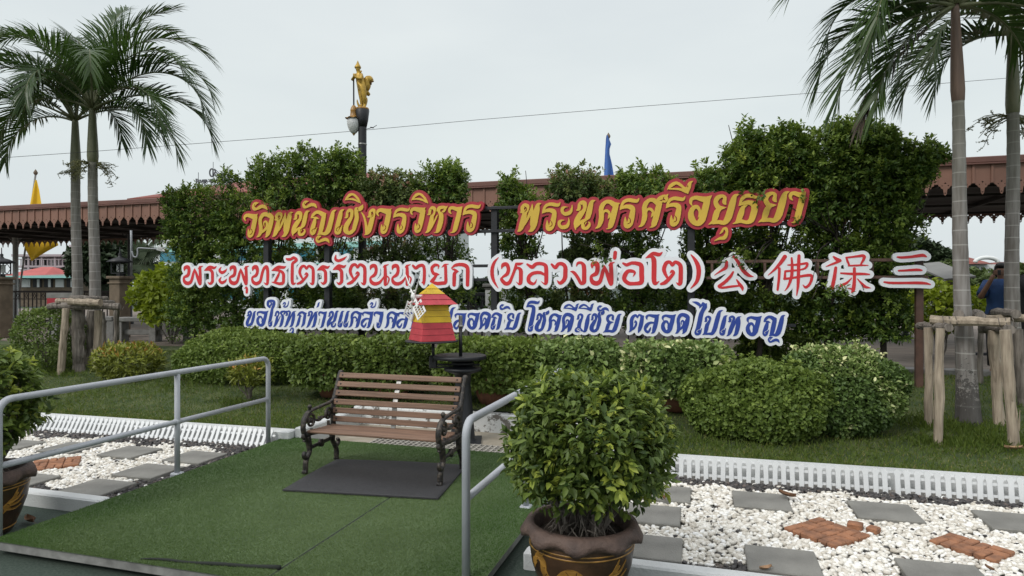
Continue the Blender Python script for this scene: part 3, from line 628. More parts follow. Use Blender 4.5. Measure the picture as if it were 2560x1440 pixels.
# ---------------------------------------------------------------- grown bodies: statue and people
def skin_mesh(name, joints, bones, sub=2):
    """one continuous surface grown round a skeleton: joints {name: (x,y,z,r)}"""
    me = bpy.data.meshes.new(name); ks = list(joints)
    me.from_pydata([joints[k][:3] for k in ks], [(ks.index(a), ks.index(b)) for a, b in bones], [])
    o = bpy.data.objects.new('skeleton', me); C.objects.link(o)
    md = o.modifiers.new('s', 'SKIN'); md.use_smooth_shade = True
    for i, k in enumerate(ks):
        r = joints[k][3]; r = r if isinstance(r, tuple) else (r, r)
        me.skin_vertices[0].data[i].radius = r
    me.skin_vertices[0].data[0].use_root = True
    sd = o.modifiers.new('u', 'SUBSURF'); sd.levels = sub; sd.render_levels = sub
    dg = bpy.context.evaluated_depsgraph_get(); dg.update()
    r = bpy.data.meshes.new_from_object(o.evaluated_get(dg)); r.name = name
    bpy.data.objects.remove(o); bpy.data.meshes.remove(me)
    for p in r.polygons: p.use_smooth = True
    return r
def place(me, loc, rz=0, sc=1):
    me.transform(Matrix.Translation(loc) @ Matrix.Rotation(rz, 4, 'Z') @ Matrix.Scale(sc, 4)); return me
def part_from(me, name, mats, parent):
    me.transform(Matrix.Translation(-wloc(parent))); return link(name, me, mats, parent)

# lamp post with the gilded figure
LPd = 12.0
def lp(px, py): return PD(px, py, LPd)
base = lp(906, 720); base.z = .5
post = thing('lamp_post', base, 'black round lamp post holding a hanging bell lamp above the hedge', 'lamp post')
u = LPd/F
b = MB(); b.smooth = True
b.lathe([(.075,0),(.075,lp(906,319).z-.5),(.075,lp(906,318).z-.5),(.078,lp(906,318).z-.5),(.105,lp(906,300).z-.5),(.125,lp(906,276).z-.5),(.115,lp(906,274).z-.5),(.0,lp(906,274).z-.5)], base, 20)
b.build('pole', M['black'], post)
b = MB(); b.smooth = True
for py in (363, 408):
    b.lathe([(.076,0),(.081,.008),(.081,.02),(.076,.028)], lp(906, py), 20)
b.build('band', M['steel'], post)
c = lp(884.5, 720)
def lpz(py): return lp(884, py).z
b = MB(); b.tube([lp(884, 190), lp(884.5, 268)], .014, 8); b.build('drop_rod', M['black'], post)
b = MB(); b.smooth = True
c0 = Vector((c.x, c.y, 0))
b.lathe([(.0,lpz(263)),(.028,lpz(264)),(.05,lpz(269)),(.062,lpz(275)),(.064,lpz(277)),(.06,lpz(278)),(.062,lpz(284)),(.07,lpz(291)),(.078,lpz(293))], c0, 24)
b.lathe([(.07,lpz(291)),(.12,lpz(295)),(.15,lpz(297)),(.10,lpz(296.5))], c0, 40, fr=lambda a, i, r: (r*(1+.08*math.cos(8*a)*(i in (1,2))), .012*math.cos(8*a) if i == 2 else 0))
b.build('lamp_shade', M['ochre'], post)
b = MB(); b.smooth = True
prof = [(.105,297),(.122,303),(.120,311),(.105,319),(.078,327),(.05,332),(.03,334)]
b.lathe([(r, lpz(p)) for r, p in prof], c0, 24); b.build('globe', M['lampglass'], post)
b = MB(); b.smooth = True; b.lathe([(.032,lpz(333)),(.022,lpz(336)),(.0,lpz(340))], c0, 12); b.build('finial', M['ochre'], post)
st = thing('gilded_statue', lp(906, 274), 'golden half bird half human temple figure standing on the lamp post', 'statue')
def sj(px, py, r, dd=0.0):
    p = PD(px, py, LPd+dd); return (p.x, p.y, p.z, r)
J = {'pelvis':sj(903,214,.085),'waist':sj(900,205,.072),'chest':sj(898,193,.088),'neckb':sj(896.5,184,.04),'neck':sj(896,180,.032),'head':sj(894.5,172,.048,-.01),'top':sj(894.5,165,.04),
     'shL':sj(903.5,187,.036,-.05),'elL':sj(901,198,.03,-.13),'haL':sj(887,192,.022,-.13),'fiL':sj(884.5,183,.014,-.13),
     'shR':sj(890,187,.034,.04),'elR':sj(880,200,.028,-.02),'haR':sj(885,192,.02,-.10),'fiR':sj(884,183,.013,-.12),
     'hiL':sj(907,219,.068,-.05),'knL':sj(911,244,.045,-.06),'anL':sj(912.5,264,.03,-.03),'toL':sj(908,270,.024,-.09),
     'hiR':sj(900,220,.066,.05),'knR':sj(903.5,245,.042,.03),'anR':sj(904.5,264,.028,.03),'toR':sj(900,270,.022,-.02)}
Bn = [('pelvis','waist'),('waist','chest'),('chest','neckb'),('neckb','neck'),('neck','head'),('head','top'),('chest','shL'),('shL','elL'),('elL','haL'),('haL','fiL'),('chest','shR'),('shR','elR'),('elR','haR'),('haR','fiR'),
      ('pelvis','hiL'),('hiL','knL'),('knL','anL'),('anL','toL'),('pelvis','hiR'),('hiR','knR'),('knR','anR'),('anR','toR')]
part_from(skin_mesh('body', J, Bn), 'body', M['statue'], st)
b = MB(); b.smooth = True
p0 = lp(894.5, 168)
b.lathe([(.055,-.02),(.062,0),(.05,.02),(.045,.03),(.034,.05),(.03,.055),(.018,.085),(.0,.125)], p0, 14); b.build('crown', M['statue'], st)
b = MB(); b.smooth = True
tail = [(905,216),(912,222),(917,214),(917,203),(922,198),(928,205),(926,197),(927,190)]
b.tube([PD(x, y, LPd+.06) for x, y, _ in [(*t, 0) for t in cat_rom(tail, 5)]], list(np.interp(np.linspace(0,1,36),[0,.25,.6,.8,1],[.075,.075,.07,.045,.006])), 8)
b.tube([PD(905,222,LPd+.06), PD(914,230,LPd+.07), PD(924,238,LPd+.08)], [.06,.06,.025], 8)
b.build('tail', M['statue'], st)
b = MB(); b.smooth = True
for pts in ([(902,268),(896,262),(893,252),(894,249)],[(913,262),(917,252),(917.5,244)],[(900,180),(903,178),(902,176)]):
    b.tube([PD(x, y, LPd) for x, y in [(q[0], q[1]) for q in cat_rom(pts, 4)]], list(np.linspace(.028, .004, len(cat_rom(pts, 4)))), 6)
b.build('flame_ornament', M['statue'], st)
b = MB(); b.smooth = True; b.lathe([(.0,-.005),(.118,-.005),(.12,.012),(.11,.03),(.0,.03)], lp(906, 274), 24); b.build('plinth', M['ochre'], st)

# two visitors under the canopy
def person(px, dist, zf, facing, label, shirt, phone, hgt=1.62):
    p = PD(px, 700, dist); base = Vector((p.x, p.y, zf)); s = hgt/1.68
    root = thing('person', base, label, 'person')
    J = {'pelvis':(0,0,.92,(.15,.11)),'waist':(0,0,1.04,(.135,.10)),'chest':(0,.01,1.24,(.16,.11)),'neckb':(0,.01,1.40,.065),'neck':(0,0,1.45,.052),'head':(0,-.02,1.55,(.078,.088)),'top':(0,-.01,1.62,(.07,.078)),
         'shL':(.17,.01,1.36,.06),'elL':(.25,-.16,1.14,.045),'wrL':(.10,-.27,1.42,.03),'haL':(.07,-.27,1.50,.032),
         'shR':(-.17,.01,1.36,.06),'elR':(-.25,-.16,1.14,.045),'wrR':(-.10,-.27,1.42,.03),'haR':(-.07,-.27,1.50,.032),
         'hiL':(.09,0,.86,.095),'knL':(.10,-.01,.48,.065),'anL':(.10,.02,.08,.042),'toL':(.11,-.13,.03,.035),
         'hiR':(-.09,0,.86,.095),'knR':(-.10,-.01,.48,.065),'anR':(-.10,.02,.08,.042),'toR':(-.11,-.13,.03,.035)}
    Bn = [('pelvis','waist'),('waist','chest'),('chest','neckb'),('neckb','neck'),('neck','head'),('head','top')]
    for k in 'LR': Bn += [('chest','sh'+k),('sh'+k,'el'+k),('el'+k,'wr'+k),('wr'+k,'ha'+k),('pelvis','hi'+k),('hi'+k,'kn'+k),('kn'+k,'an'+k),('an'+k,'to'+k)]
    T = Matrix.Translation(base) @ Matrix.Rotation(facing, 4, 'Z') @ Matrix.Scale(s, 4)
    me = skin_mesh('body', J, Bn); me.transform(T)
    off = wloc(root)
    b = MB(); b.smooth = True
    for i, poly in enumerate(me.polygons): pass
    o = part_from(me, 'body', [M['skin']], root)
    # shirt, trousers, hair, phone, fingers
    Tl = lambda v: T @ Vector(v)
    b = MB(); b.smooth = True
    prof = [(.165,.80),(.17,.92),(.15,1.05),(.165,1.2),(.185,1.32),(.15,1.40),(.075,1.435)]
    n = 20; st = len(b.v)
    for r, z in prof:
        for j in range(n):
            a = 2*math.pi*j/n; b.v.append(tuple(Tl((r*1.22*math.cos(a), r*.86*math.sin(a)+.005, z))))
    for i in range(len(prof)-1):
        for j in range(n): b.f.append([st+i*n+j, st+i*n+(j+1) % n, st+(i+1)*n+(j+1) % n, st+(i+1)*n+j]); b.m.append(0); b.sm.append(True)
    for sx in (-1, 1): b.tube([Tl((sx*.16,.01,1.37)), Tl((sx*.21,-.08,1.25)), Tl((sx*.235,-.13,1.18))], [.085*s,.078*s,.072*s], 12)
    b.build('shirt', shirt, root)
    b = MB(); b.smooth = True
    for sx in (-1, 1): b.tube([Tl((sx*.06,0,.95)), Tl((sx*.09,0,.84)), Tl((sx*.10,-.01,.48)), Tl((sx*.10,.02,.12))], [.125*s,.125*s,.092*s,.08*s], 12)
    b.build('trousers', M['blackcloth'], root)
    b = MB(); b.smooth = True
    st = len(b.v); n = 16; rows = [(.02,1.685),(.07,1.668),(.098,1.62),(.104,1.56),(.098,1.50),(.08,1.46)]
    for i, (r, z) in enumerate(rows):
        for j in range(n):
            a = 2*math.pi*j/n; fr_ = math.sin(a) < -.35 and i > 2
            rr = r*(.72 if fr_ else 1); b.v.append(tuple(Tl((rr*.92*math.cos(a), rr*1.08*math.sin(a)-.005, z+(.05 if fr_ else 0)))))
    for i in range(len(rows)-1):
        for j in range(n): b.f.append([st+i*n+j, st+i*n+(j+1) % n, st+(i+1)*n+(j+1) % n, st+(i+1)*n+j]); b.m.append(0); b.sm.append(True)
    b.build('hair', M['hair'], root)
    b = MB(); b.smooth = True
    for sx in (-1, 1):
        for k in range(4):
            z = 1.49+.018*k; b.tube([Tl((sx*.075,-.275,z)), Tl((sx*.055,-.305,z+.012)), Tl((sx*.02,-.312,z+.01))], [.009*s,.008*s,.006*s], 6)
        b.tube([Tl((sx*.07,-.26,1.49)), Tl((sx*.05,-.235,1.51)), Tl((sx*.03,-.24,1.525))], [.011*s,.009*s,.007*s], 6)
    b.build('fingers', M['skin'], root)
    if phone:
        ph = thing('phone', Tl((0,-.29,1.50)), phone, 'phone')
        b = MB(); b.bbox(Tl((0,-.285,1.525)), (.15*s,.009,.075*s), .004, facing); b.build('case', M['black'], ph)
person(2504, 9.6, .5, math.radians(-25), 'person in blue shirt raising a phone to the face behind the palm trunk', M['shirt'], 'dark phone held up by the visitor in the blue shirt')
person(2588, 9.0, .5, math.radians(30), 'person in black clothes standing beside the outermost palm trunk', M['blackcloth'], None, 1.7)

# ---------------------------------------------------------------- setting
KR = math.radians(1.4)                       # the kerb line runs a little askew to the sign
kd = Vector((math.cos(KR), math.sin(KR), 0)); kn = Vector((-math.sin(KR), math.cos(KR), 0))
K0 = G(1649, 1201, 0)                        # foot of the picket edging
def KP(x, d, z): return K0 + kd*(x - K0.x) + kn*d + Vector((0, 0, z))
XL, XR, YF, YB = -4.50, -1.24, 3.15, 6.28    # the turf covered deck
RB = 7.52                                    # back wall of the recess
b = MB(); b.add([(-900,-40,0),(900,-40,0),(900,1500,0),(-900,1500,0)], [(0,1,2,3)])
tag(b.build('ground', M['carpet'], at=(0,0,0)), kind='structure')
# lawn bank, cut round the recess
b = MB(); b.smooth = True
xs = sorted(set(list(np.arange(-26, 14.01, .25))+[XL+.12, XR-.02])); ys = sorted(set([0.,.02]+list(np.arange(.1, 5.6, .2))))
idx = {}
for i, x in enumerate(xs):
    for j, y in enumerate(ys):
        p = KP(x, .27+y, 0); z = float(lawn_z(p.x, p.y)) - (.0 if y > .01 else .05)
        idx[i, j] = len(b.v); b.v.append((p.x, p.y, z))
for i in range(len(xs)-1):
    for j in range(len(ys)-1):
        xm = (xs[i]+xs[i+1])/2; p = KP(xm, .27+(ys[j]+ys[j+1])/2, 0)
        if XL+.1 < xm < XR and p.y < RB+.10: continue
        b.f.append([idx[i,j], idx[i+1,j], idx[i+1,j+1], idx[i,j+1]]); b.m.append(0); b.sm.append(True)
tag(b.build('lawn', M['lawn'], at=(0,0,0)), kind='structure')
b = MB(); y0 = KP(-20, 5.7, 0).y
b.add([(-60, 11.35, .50),(60, 12.2, .50),(60, 30, .50),(-60, 30, .50),(-60,11.35,.3),(60,12.2,.3)], [(0,1,2,3),(4,5,1,0)])
tag(b.build('plaza', M['plaza'], at=(0,0,0)), kind='structure')
b = MB()
for z0_, z1_, y in ((.3,.37,11.1),(.3,.44,11.25)):
    pass
# bed floors, front kerbs and the white kerb that holds the bank
def strip(bm, xa, xb, d0, d1, z0, z1, bev=.012):
    a = (KP(xa, (d0+d1)/2, (z0+z1)/2)+KP(xb, (d0+d1)/2, (z0+z1)/2))/2
    bm.bbox(a, (abs(xb-xa), d1-d0, z1-z0), bev, KR)
for xa, xb in ((-14, XL+.10), (XR-.02, 9)):
    b = MB(); strip(b, xa, xb, .14, .29, -.05, .185); tag(b.build('kerb', M['kerb'], at=(0,0,0)), kind='structure')
b = MB(); b.bbox((XL+.165, (6.4+RB)/2, .06), (.13, RB-6.4+.26, .30), .012); tag(b.build('recess_kerb', M['kerb'], at=(0,0,0)), kind='structure')
b = MB(); b.bbox(((XL+XR)/2, RB+.07, .07), (XR-XL-.2, .14, .33), .012); tag(b.build('recess_back_wall', M['peel'], at=(0,0,0)), kind='structure')
b = MB(); b.bbox((XR-.085, (6.4+RB)/2, .06), (.13, RB-6.4, .30), .012); tag(b.build('recess_kerb', M['kerb'], at=(0,0,0)), kind='structure')
b = MB(); b.add([(XL+.1, YB-.05, .012),(XR-.02, YB-.05, .012),(XR-.02, RB, .012),(XL+.1, RB, .012)], [(0,1,2,3)])
tag(b.build('concrete_pad', M['conc'], at=(0,0,0)), kind='structure')
FK = 4.0
for xa, xb in ((-14, XL-.02), (XR+.12, 9)):
    b = MB(); b.bbox(((xa+xb)/2, FK, .03), (xb-xa, .11, .16), .012); tag(b.build('front_kerb', M['kerb'], at=(0,0,0)), kind='structure')
    b = MB(); b.add([(xa, FK, .03),(xb, FK, .03),KP(xb,.15,.03),KP(xa,.15,.03)], [(0,1,2,3)])
    tag(b.build('gravel_bed', M['bed'], at=(0,0,0)), kind='structure')

# deck, turf, mat
dk = thing('turf_deck', ((XL+XR)/2, YF, 0), 'low platform with grey concrete edge under the green artificial turf', 'platform')
b = MB(); b.bbox(((XL+XR)/2, (YF+YB)/2, .066), (XR-XL, YB-YF, .058), .005); b.build('deck_slab', M['deckedge'], dk)
b = MB(); b.bbox(((XL+XR)/2, (YF+YB)/2+.12, .018), (XR-XL-.4, YB-YF-.3, .036), .004); b.build('bearer', M['dark'], dk)
SEAM = -2.42
b = MB(); zt = .0995
for xa, xb in ((XL-.012, SEAM-.008), (SEAM+.008, XR+.012)):
    n = 40; b.smooth = False
    for i in range(n):
        ya = YF-.01 + (YB-YF+.02)*i/n; yb_ = YF-.01 + (YB-YF+.02)*(i+1)/n
        b.add([(xa,ya,zt),(xb,ya,zt),(xb,yb_,zt),(xa,yb_,zt)], [(0,1,2,3)])
tf = tag(b.build('artificial_turf', M['turf'], at=(0,0,0)), kind='stuff')
tag(tf, 'green artificial turf carpet laid over the low deck', 'artificial turf')
n = 300000
B = np.column_stack([rng.uniform(XL-.01, XR+.01, n), YF-.008+(YB-YF+.016)*rng.random(n)**1.25, np.full(n, zt)])
B = B[np.abs(B[:,0]-SEAM) > .011+.004*np.sin(B[:,1]*23)]; n = len(B)
A = rng.normal(size=(n,3))*np.array([.55,.55,0]) + np.array([.0,-.1,1.0])
# pile lies in broad patches that lean different ways
A[:,0] += .5*np.sin(B[:,0]*1.9+B[:,1]*.8); A[:,1] += .4*np.cos(B[:,1]*2.3-B[:,0])
edge = np.minimum(np.minimum(B[:,0]-XL, XR-B[:,0]), YB-B[:,1])
# trodden in the middle, fresh along the edges
tint = .10+.28*rng.random(n)+.50*sstep(.05,.75,edge+.16*np.sin(B[:,0]*3.1+B[:,1]*2)+.12*np.sin(B[:,1]*6.2-B[:,0]*1.4))+.10*np.sin(B[:,0]*2.2+1.1*np.sin(B[:,1]*1.7))*np.cos(B[:,1]*1.6)
o = leaf_obj('turf_pile', B, A, rdir(n), rng.uniform(.007,.014,n), .0024, tint, M['turf2'], at=(0,0,0), four=True)
tag(o, 'short green plastic pile of the artificial turf', 'turf pile', kind='stuff')
b = MB(); b.add([(SEAM-.012,YF-.01,zt-.001),(SEAM+.012,YF-.01,zt-.001),(SEAM+.012,YB,zt-.001),(SEAM-.012,YB,zt-.001)],[(0,1,2,3)]); b.build('turf_seam', M['seam'], dk)
b = MB(); b.smooth = True
e0, e1 = G(352,1397,.105), G(700,1421,.105)
b.tube([e0+(e1-e0)*t+Vector((0,.006*math.sin(9*t),.004*math.sin(14*t))) for t in np.linspace(0,1,16)], list(np.interp(np.linspace(0,1,16),[0,.2,1],[.004,.010,.015])), 7)
b.build('curled_edge', M['seam'], dk)
mt = [G(706,1228,.104), G(1095,1250,.104), G(1168,1165,.104), G(842,1150,.104)]
b = MB(); n = 24; b.smooth = True
for i in range(n+1):
    for j in range(n+1):
        u_, v_ = i/n, j/n; p = mt[0]*(1-u_)*(1-v_)+mt[1]*u_*(1-v_)+mt[2]*u_*v_+mt[3]*(1-u_)*v_
        z = .118+.006*math.sin(5*u_+2*v_)*math.sin(4*v_) ; b.v.append((p.x, p.y, z))
top = len(b.v)
for i in range(n):
    for j in range(n):
        q = i*(n+1)+j; b.f.append([q, q+n+1, q+n+2, q+1]); b.m.append(0); b.sm.append(True)
rim = [i*(n+1) for i in range(n+1)]+[n*(n+1)+j for j in range(1,n+1)]+[i*(n+1)+n for i in range(n-1,-1,-1)]+[j for j in range(n-1,0,-1)]
b2 = len(b.v); b.v += [(b.v[k][0], b.v[k][1], b.v[k][2]-.012) for k in rim]
for k in range(len(rim)):
    k2 = (k+1) % len(rim); b.f.append([rim[k], rim[k2], b2+k2, b2+k]); b.m.append(0); b.sm.append(False)
tag(b.build('rubber_mat', M['rubber'], at=tuple(mt[0])), 'black rubber mat spread on the turf under the bench', 'mat')

# drain grate
gr = thing('drain_grate', (-2.7, 6.5, .02), 'pale concrete drain grate strip between turf and windmill pedestal', 'drain grate')
b = MB(); xa, xb, ya, yb_ = -3.62, -1.45, 6.33, 6.80; nx, ny = 34, 6
for i in range(nx+1): b.box((xa+(xb-xa)*i/nx, (ya+yb_)/2, .028), (.018, yb_-ya, .028))
b.build('cross_bars', M['grate'], gr)
b = MB()
for j in range(ny+1):
    b.box(((xa+xb)/2, ya+(yb_-ya)*j/ny, .026), (xb-xa, .016, .022))
b.build('long_bars', M['grate'], gr)
b = MB(); b.add([(xa,ya,.0145),(xb,ya,.0145),(xb,yb_,.0145),(xa,yb_,.0145)],[(0,1,2,3)]); b.build('drain_floor', M['dark'], gr)

# hand rails
def handrail(x, posts, label, zt=1.0, zl=.56):
    root = thing('handrail', (x, posts[0], .1), label, 'handrail', 'grey pipe handrails beside the deck')
    r = .0245; yn, yf = posts[0], posts[-1]
    b = MB(); b.smooth = True; R = .09
    arc = lambda yc, s: [(x, yc + s*R*(1-math.cos(t)), zt-R*(1-math.sin(t))) for t in np.linspace(0, math.pi/2, 7)]
    pts = [(x,yn,.03),(x,yn,zt-R-.05)] + arc(yn, 1) + [(x,y,zt) for y in np.linspace(yn+R+.05, yf-R-.05, 8)] + arc(yf, -1)[::-1] + [(x,yf,zt-R-.05),(x,yf,.03)]
    b.tube(pts, r, 14); b.build('top_rail', M['galv'], root)
    b = MB(); b.smooth = True
    b.tube([(x,yn+.01,zl),(x,yf-.01,zl)], r*.92, 14); b.build('lower_rail', M['galv'], root)
    for y in posts[1:-1]:
        b = MB(); b.smooth = True; b.tube([(x,y,.03),(x,y,zt-.015)], r*.97, 14)
        b.tube([(x,y-.03,zl),(x,y+.03,zl)], r*1.12, 14); b.build('post', M['galv'], root)
        b = MB(); b.bbox((x,y,.075),(.09,.09,.07),.01); b.build('bracket', M['galv'], root)
    return root
handrail(XL-.05, (3.22, 4.76, 6.02), 'grey pipe handrail with worn paint along the deck side by the dry garden stepping slabs')
handrail(XR-.10, (3.53, 4.80, 6.05), 'grey pipe handrail passing behind the potted bush with the dragon pot', .985, .545)

# ---------------------------------------------------------------- bench
bn = thing('bench', (-2.87, 5.4, .1), 'park bench with brown slats and scrolled black cast iron ends', 'bench')
BX0, BX1, BY, BZ = -3.447, -2.157, 5.08, .10
def bp(x, y, z): return Vector((x, BY+y, BZ+z))
for x, sg in ((BX0, -1), (BX1, 1)):
    b = MB(); b.smooth = True; ax = Vector((1,0,0)); fl = (ax, 1.3)
    def cur(pts, r, n=8, k=5):
        cc = cat_rom([(*p, ) for p in pts], k); m = len(cc)
        rr = r if isinstance(r, (int, float)) else list(np.interp(np.linspace(0, 1, m), np.linspace(0, 1, len(r)), r))
        b.tube([bp(x, q[0], q[1]) for q in cc], rr, n, flat=fl)
    # back upright, sweeping into the arm rest
    cur([(.45,.34),(.435,.45),(.45,.56),(.50,.68),(.545,.79),(.575,.835),(.60,.825),(.595,.80)], [.022,.022,.021,.019,.017,.018,.016,.011])
    cur([(.50,.68),(.455,.60),(.40,.575),(.30,.565),(.16,.555),(.10,.55)], [.012,.016,.016,.015,.015,.016])
    # front of the arm: bow down to the seat
    cur([(.10,.55),(.03,.535),(-.025,.48),(-.04,.41),(-.015,.35),(.03,.33)], [.016,.019,.021,.02,.02,.02])
    b.lathe([(0,.0),(.014,.004),(.012,.014),(.02,.024),(.021,.034),(.014,.046),(.0,.05)], bp(x,.06,.555), 10)
    # scrolls under the arm
    for cy, cz, r0, dr in ((.075,.455,.072,1),(.36,.465,.062,-1)):
        sp = [(cy+dr*(-1)*(r0*(1-.80*t))*math.cos(2.1*math.pi*2*t*.75), cz+(r0*(1-.80*t))*math.sin(2.1*math.pi*2*t*.75)) for t in np.linspace(0,1,26)]
        b.tube([bp(x, p[0], p[1]) for p in sp], list(np.linspace(.013,.008,26)), 8, flat=fl)
        b.tube([bp(x-.014,cy,cz), bp(x+.014,cy,cz)], .02, 10)
    cur([(.13,.455),(.20,.44),(.24,.455),(.30,.45)], [.010,.014,.017,.010])
    b.tube([bp(x,.215,.43), bp(x,.215,.47)], [.008,.02], 8)
    cur([(.09,.385),(.08,.36)], .012); cur([(.36,.405),(.36,.36)], .012)
    # seat rail
    cur([(-.02,.35),(.10,.345),(.25,.335),(.45,.345)], [.022,.024,.024,.024])
    # legs with scroll feet
    cur([(.02,.33),(.045,.26),(.055,.19),(.02,.14),(-.015,.145),(-.03,.175),(-.015,.195)], [.027,.024,.02,.018,.018,.016,.015])
    cur([(.035,.155),(-.0,.11),(-.005,.05),(-.005,.02)], [.018,.02,.021,.017])
    cur([(.43,.33),(.425,.26),(.44,.19),(.485,.145),(.52,.15),(.535,.18),(.52,.20)], [.027,.024,.02,.018,.018,.016,.015])
    cur([(.46,.16),(.495,.11),(.50,.05),(.50,.02)], [.018,.02,.021,.017])
    for fy in (-.01,.505):
        for k in (-1,0,1): b.tube([bp(x+.008*k,fy,.04), bp(x+.016*k,fy-.02,.008)], [.012,.011], 6)
        b.lathe([(.022,.002),(.026,.010),(.017,.035)], bp(x,fy,0), 10)
    # stretcher with boss
    b.tube([bp(x,.045,.22), bp(x,.435,.235)], .013, 8); b.tube([bp(x,.05,.205), bp(x,.43,.22)], .008, 6)
    b.tube([bp(x-.014,.24,.222), bp(x+.014,.24,.222)], .036, 12)
    cur([(-.035,.36),(-.04,.335),(-.022,.31),(-.03,.29)], [.012,.016,.013,.012])
    b.build('end_frame', M['iron'], bn)
b = MB()
for k in range(6):
    y = .03+.072*k; z = .372-.004*k
    b.bbox(bp((BX0+BX1)/2, y, z), (BX1-BX0-.015, .058, .022), .005)
b.build('seat', M['wood'], bn)
b = MB()
lean = math.radians(-17)
Rm = Matrix.Rotation(lean, 3, 'X')
bolts = []
for k in range(6):
    t = k/5; z = .415+.395*t; y = float(np.interp(z, [.40,.45,.56,.68,.81], [.418,.412,.425,.475,.53]))
    an = -math.radians(float(np.interp(t, [0,.25,.5,1], [6,4,16,24])))
    R_ = Matrix.Rotation(an, 3, 'X')
    b.bbox(bp((BX0+BX1)/2, y, z), (BX1-BX0-.035, .021, .052), .005, R=R_)
    for x in (BX0+.055, BX1-.055): bolts.append((bp(x, y, z), R_))
b.build('backrest', M['wood'], bn)
b = MB(); b.smooth = True
for p, R_ in bolts: b.tube([p+R_ @ Vector((0,-.010,0)), p+R_ @ Vector((0,-.016,0))], [.009,.006], 8)
b.build('bolt', M['black'], bn)
b = MB()
cc = [(.09,.345),(.30,.338),(.415,.36),(.433,.45),(.447,.56),(.497,.68),(.548,.80)]
for a, c_ in zip(cc[:-1], cc[1:]):
    pa, pb = bp((BX0+BX1)/2, *a), bp((BX0+BX1)/2, *c_); d = pb-pa
    b.box((pa+pb)/2, (.045, .012, d.length), R=d.to_track_quat('Z', 'Y').to_matrix())
b.build('centre_strap', M['steel'], bn)

# ---------------------------------------------------------------- model windmill on its pedestal
pb_ = G(1157, 1104, .013); wd = depth(pb_)
def wp(px, py, dd=0.0): return PD(px, py, wd+dd)
wm = thing('model_windmill', pb_, 'red and yellow wooden model windmill on a black iron pedestal', 'windmill')
b = MB(); b.smooth = True
zz = lambda py: wp(1157, py).z - pb_.z
b.lathe([(.19,0),(.19,.012),(.16,.016),(.138,.05),(.088,zz(960)),(.095,zz(935)),(.18,zz(928)),(.21,zz(926)),(.21,zz(919)),(.12,zz(917)),(.11,zz(914)),(.0,zz(914))], pb_, 32)
b.build('pedestal', M['black'], wm)
b = MB(); b.bbox(pb_+Vector((0,0,.012)), (.42,.42,.022), .004, .3); b.build('base_plate', M['black'], wm)
b = MB(); b.smooth = True
gc = wp(1150, 893); nt_ = 96
b.lathe([(.0,-.005),(.05,-.005),(.06,-.012),(.20,-.012),(.29,-.018),(.30,-.012),(.30,.018),(.29,.024),(.25,.02),(.21,.012),(.06,.012),(.0,.02)], gc, nt_*2, fr=lambda a, i, r: (r*(1-.025*(int(a*nt_*2/(2*math.pi)+.5) % 2)*(i in (5,6))), 0))
b.build('gear_wheel', M['black'], wm)
b = MB(); b.smooth = True
b.lathe([(.11,zz(912)),(.13,zz(910)),(.13,zz(905)),(.09,zz(903)),(.08,zz(899)),(.10,zz(897))], pb_, 24); b.build('hub', M['black'], wm)
b = MB(); b.smooth = True
b.tube([wp(1151.5,889), wp(1151.5,818)], .020, 12); b.build('shaft', M['black'], wm)
b = MB(); b.smooth = True
b.lathe([(.027,0),(.030,.01),(.03,.02),(.022,.024)]+[(.021+.002*(k % 2), .026+.0065*k) for k in range(17)]+[(.0,.137)], wp(1151.5,818), 16); b.build('threaded_end', M['steel'], wm)
b = MB(); b.bbox((wp(1084,908)+wp(1200,915))/2, ((wp(1200,912)-wp(1084,912)).length, .05, .022), .004, TH)
b.bbox((wp(1082,915)+wp(1190,921))/2, ((wp(1190,912)-wp(1082,912)).length*.98, .05, .018), .004, TH)
b.bbox(wp(1083,905), (.09,.07,.14), .01, TH); b.build('arm', M['black'], wm)
HD = -.02
b = MB(); b.smooth = True; b.tube([wp(1083,905,HD), wp(1083,852,HD)], .017, 12); b.build('mast', M['black'], wm)
hc = wp(1080, 855, HD)
b = MB(); b.smooth = True; b.lathe([(.0,0),(.23,0),(.30,.004),(.30,.018),(.28,.022),(.0,.022)], hc, 40); b.build('base_disc', M['black'], wm)
u = wd/F; HR = math.radians(45.7)
hs = MB()
def taper_ring(bm, z0, z1, w0, w1, mi):
    R = Matrix.Rotation(HR, 3, 'Z'); bm.mi = mi; vs = []
    for z, w in ((z0, w0), (z1, w1)):
        for i, j in ((-1,-1),(1,-1),(1,1),(-1,1)): vs.append(hc + R @ Vector((i*w/2, j*w/2, z)))
    bm.add(vs, [(0,1,5,4),(1,2,6,5),(2,3,7,6),(3,0,4,7),(4,5,6,7),(3,2,1,0)])
z0 = .024; zt_ = (855-760)*u; wb, wt = .395, .262; nb = 6
for k in range(nb):                          # boards lap like clapboard
    a = z0+(zt_-z0)*k/nb; c_ = z0+(zt_-z0)*(k+1)/nb
    wa = wb+(wt-wb)*k/nb; wc = wb+(wt-wb)*(k+1)/nb
    taper_ring(hs, a, c_-.003, wa+.012, wc+.006, 0 if k < 3 else 1)
hs.build('tower', [M['wm_red'], M['wm_yellow']], wm)
rf = MB(); za = (855-708)*u; w0 = .43
for k in range(4):
    t0, t1 = k/4, (k+1)/4
    taper_ring(rf, zt_-.004+(za-zt_)*t0, zt_-.004+(za-zt_)*t1-(0 if k == 3 else .003), w0*(1-t0)+.010, w0*(1-t1)+.003, 0 if k < 2 else 1)
rf.build('roof', [M['wm_red'], M['wm_yellow']], wm)
hub = wp(1031, 742, HD-.16)
axd = (Matrix.Rotation(HR, 3, 'Z') @ Vector((-1, 0, .0))).normalized()
hubc = hc + Vector((0,0,(855-742)*u)) + axd*.215
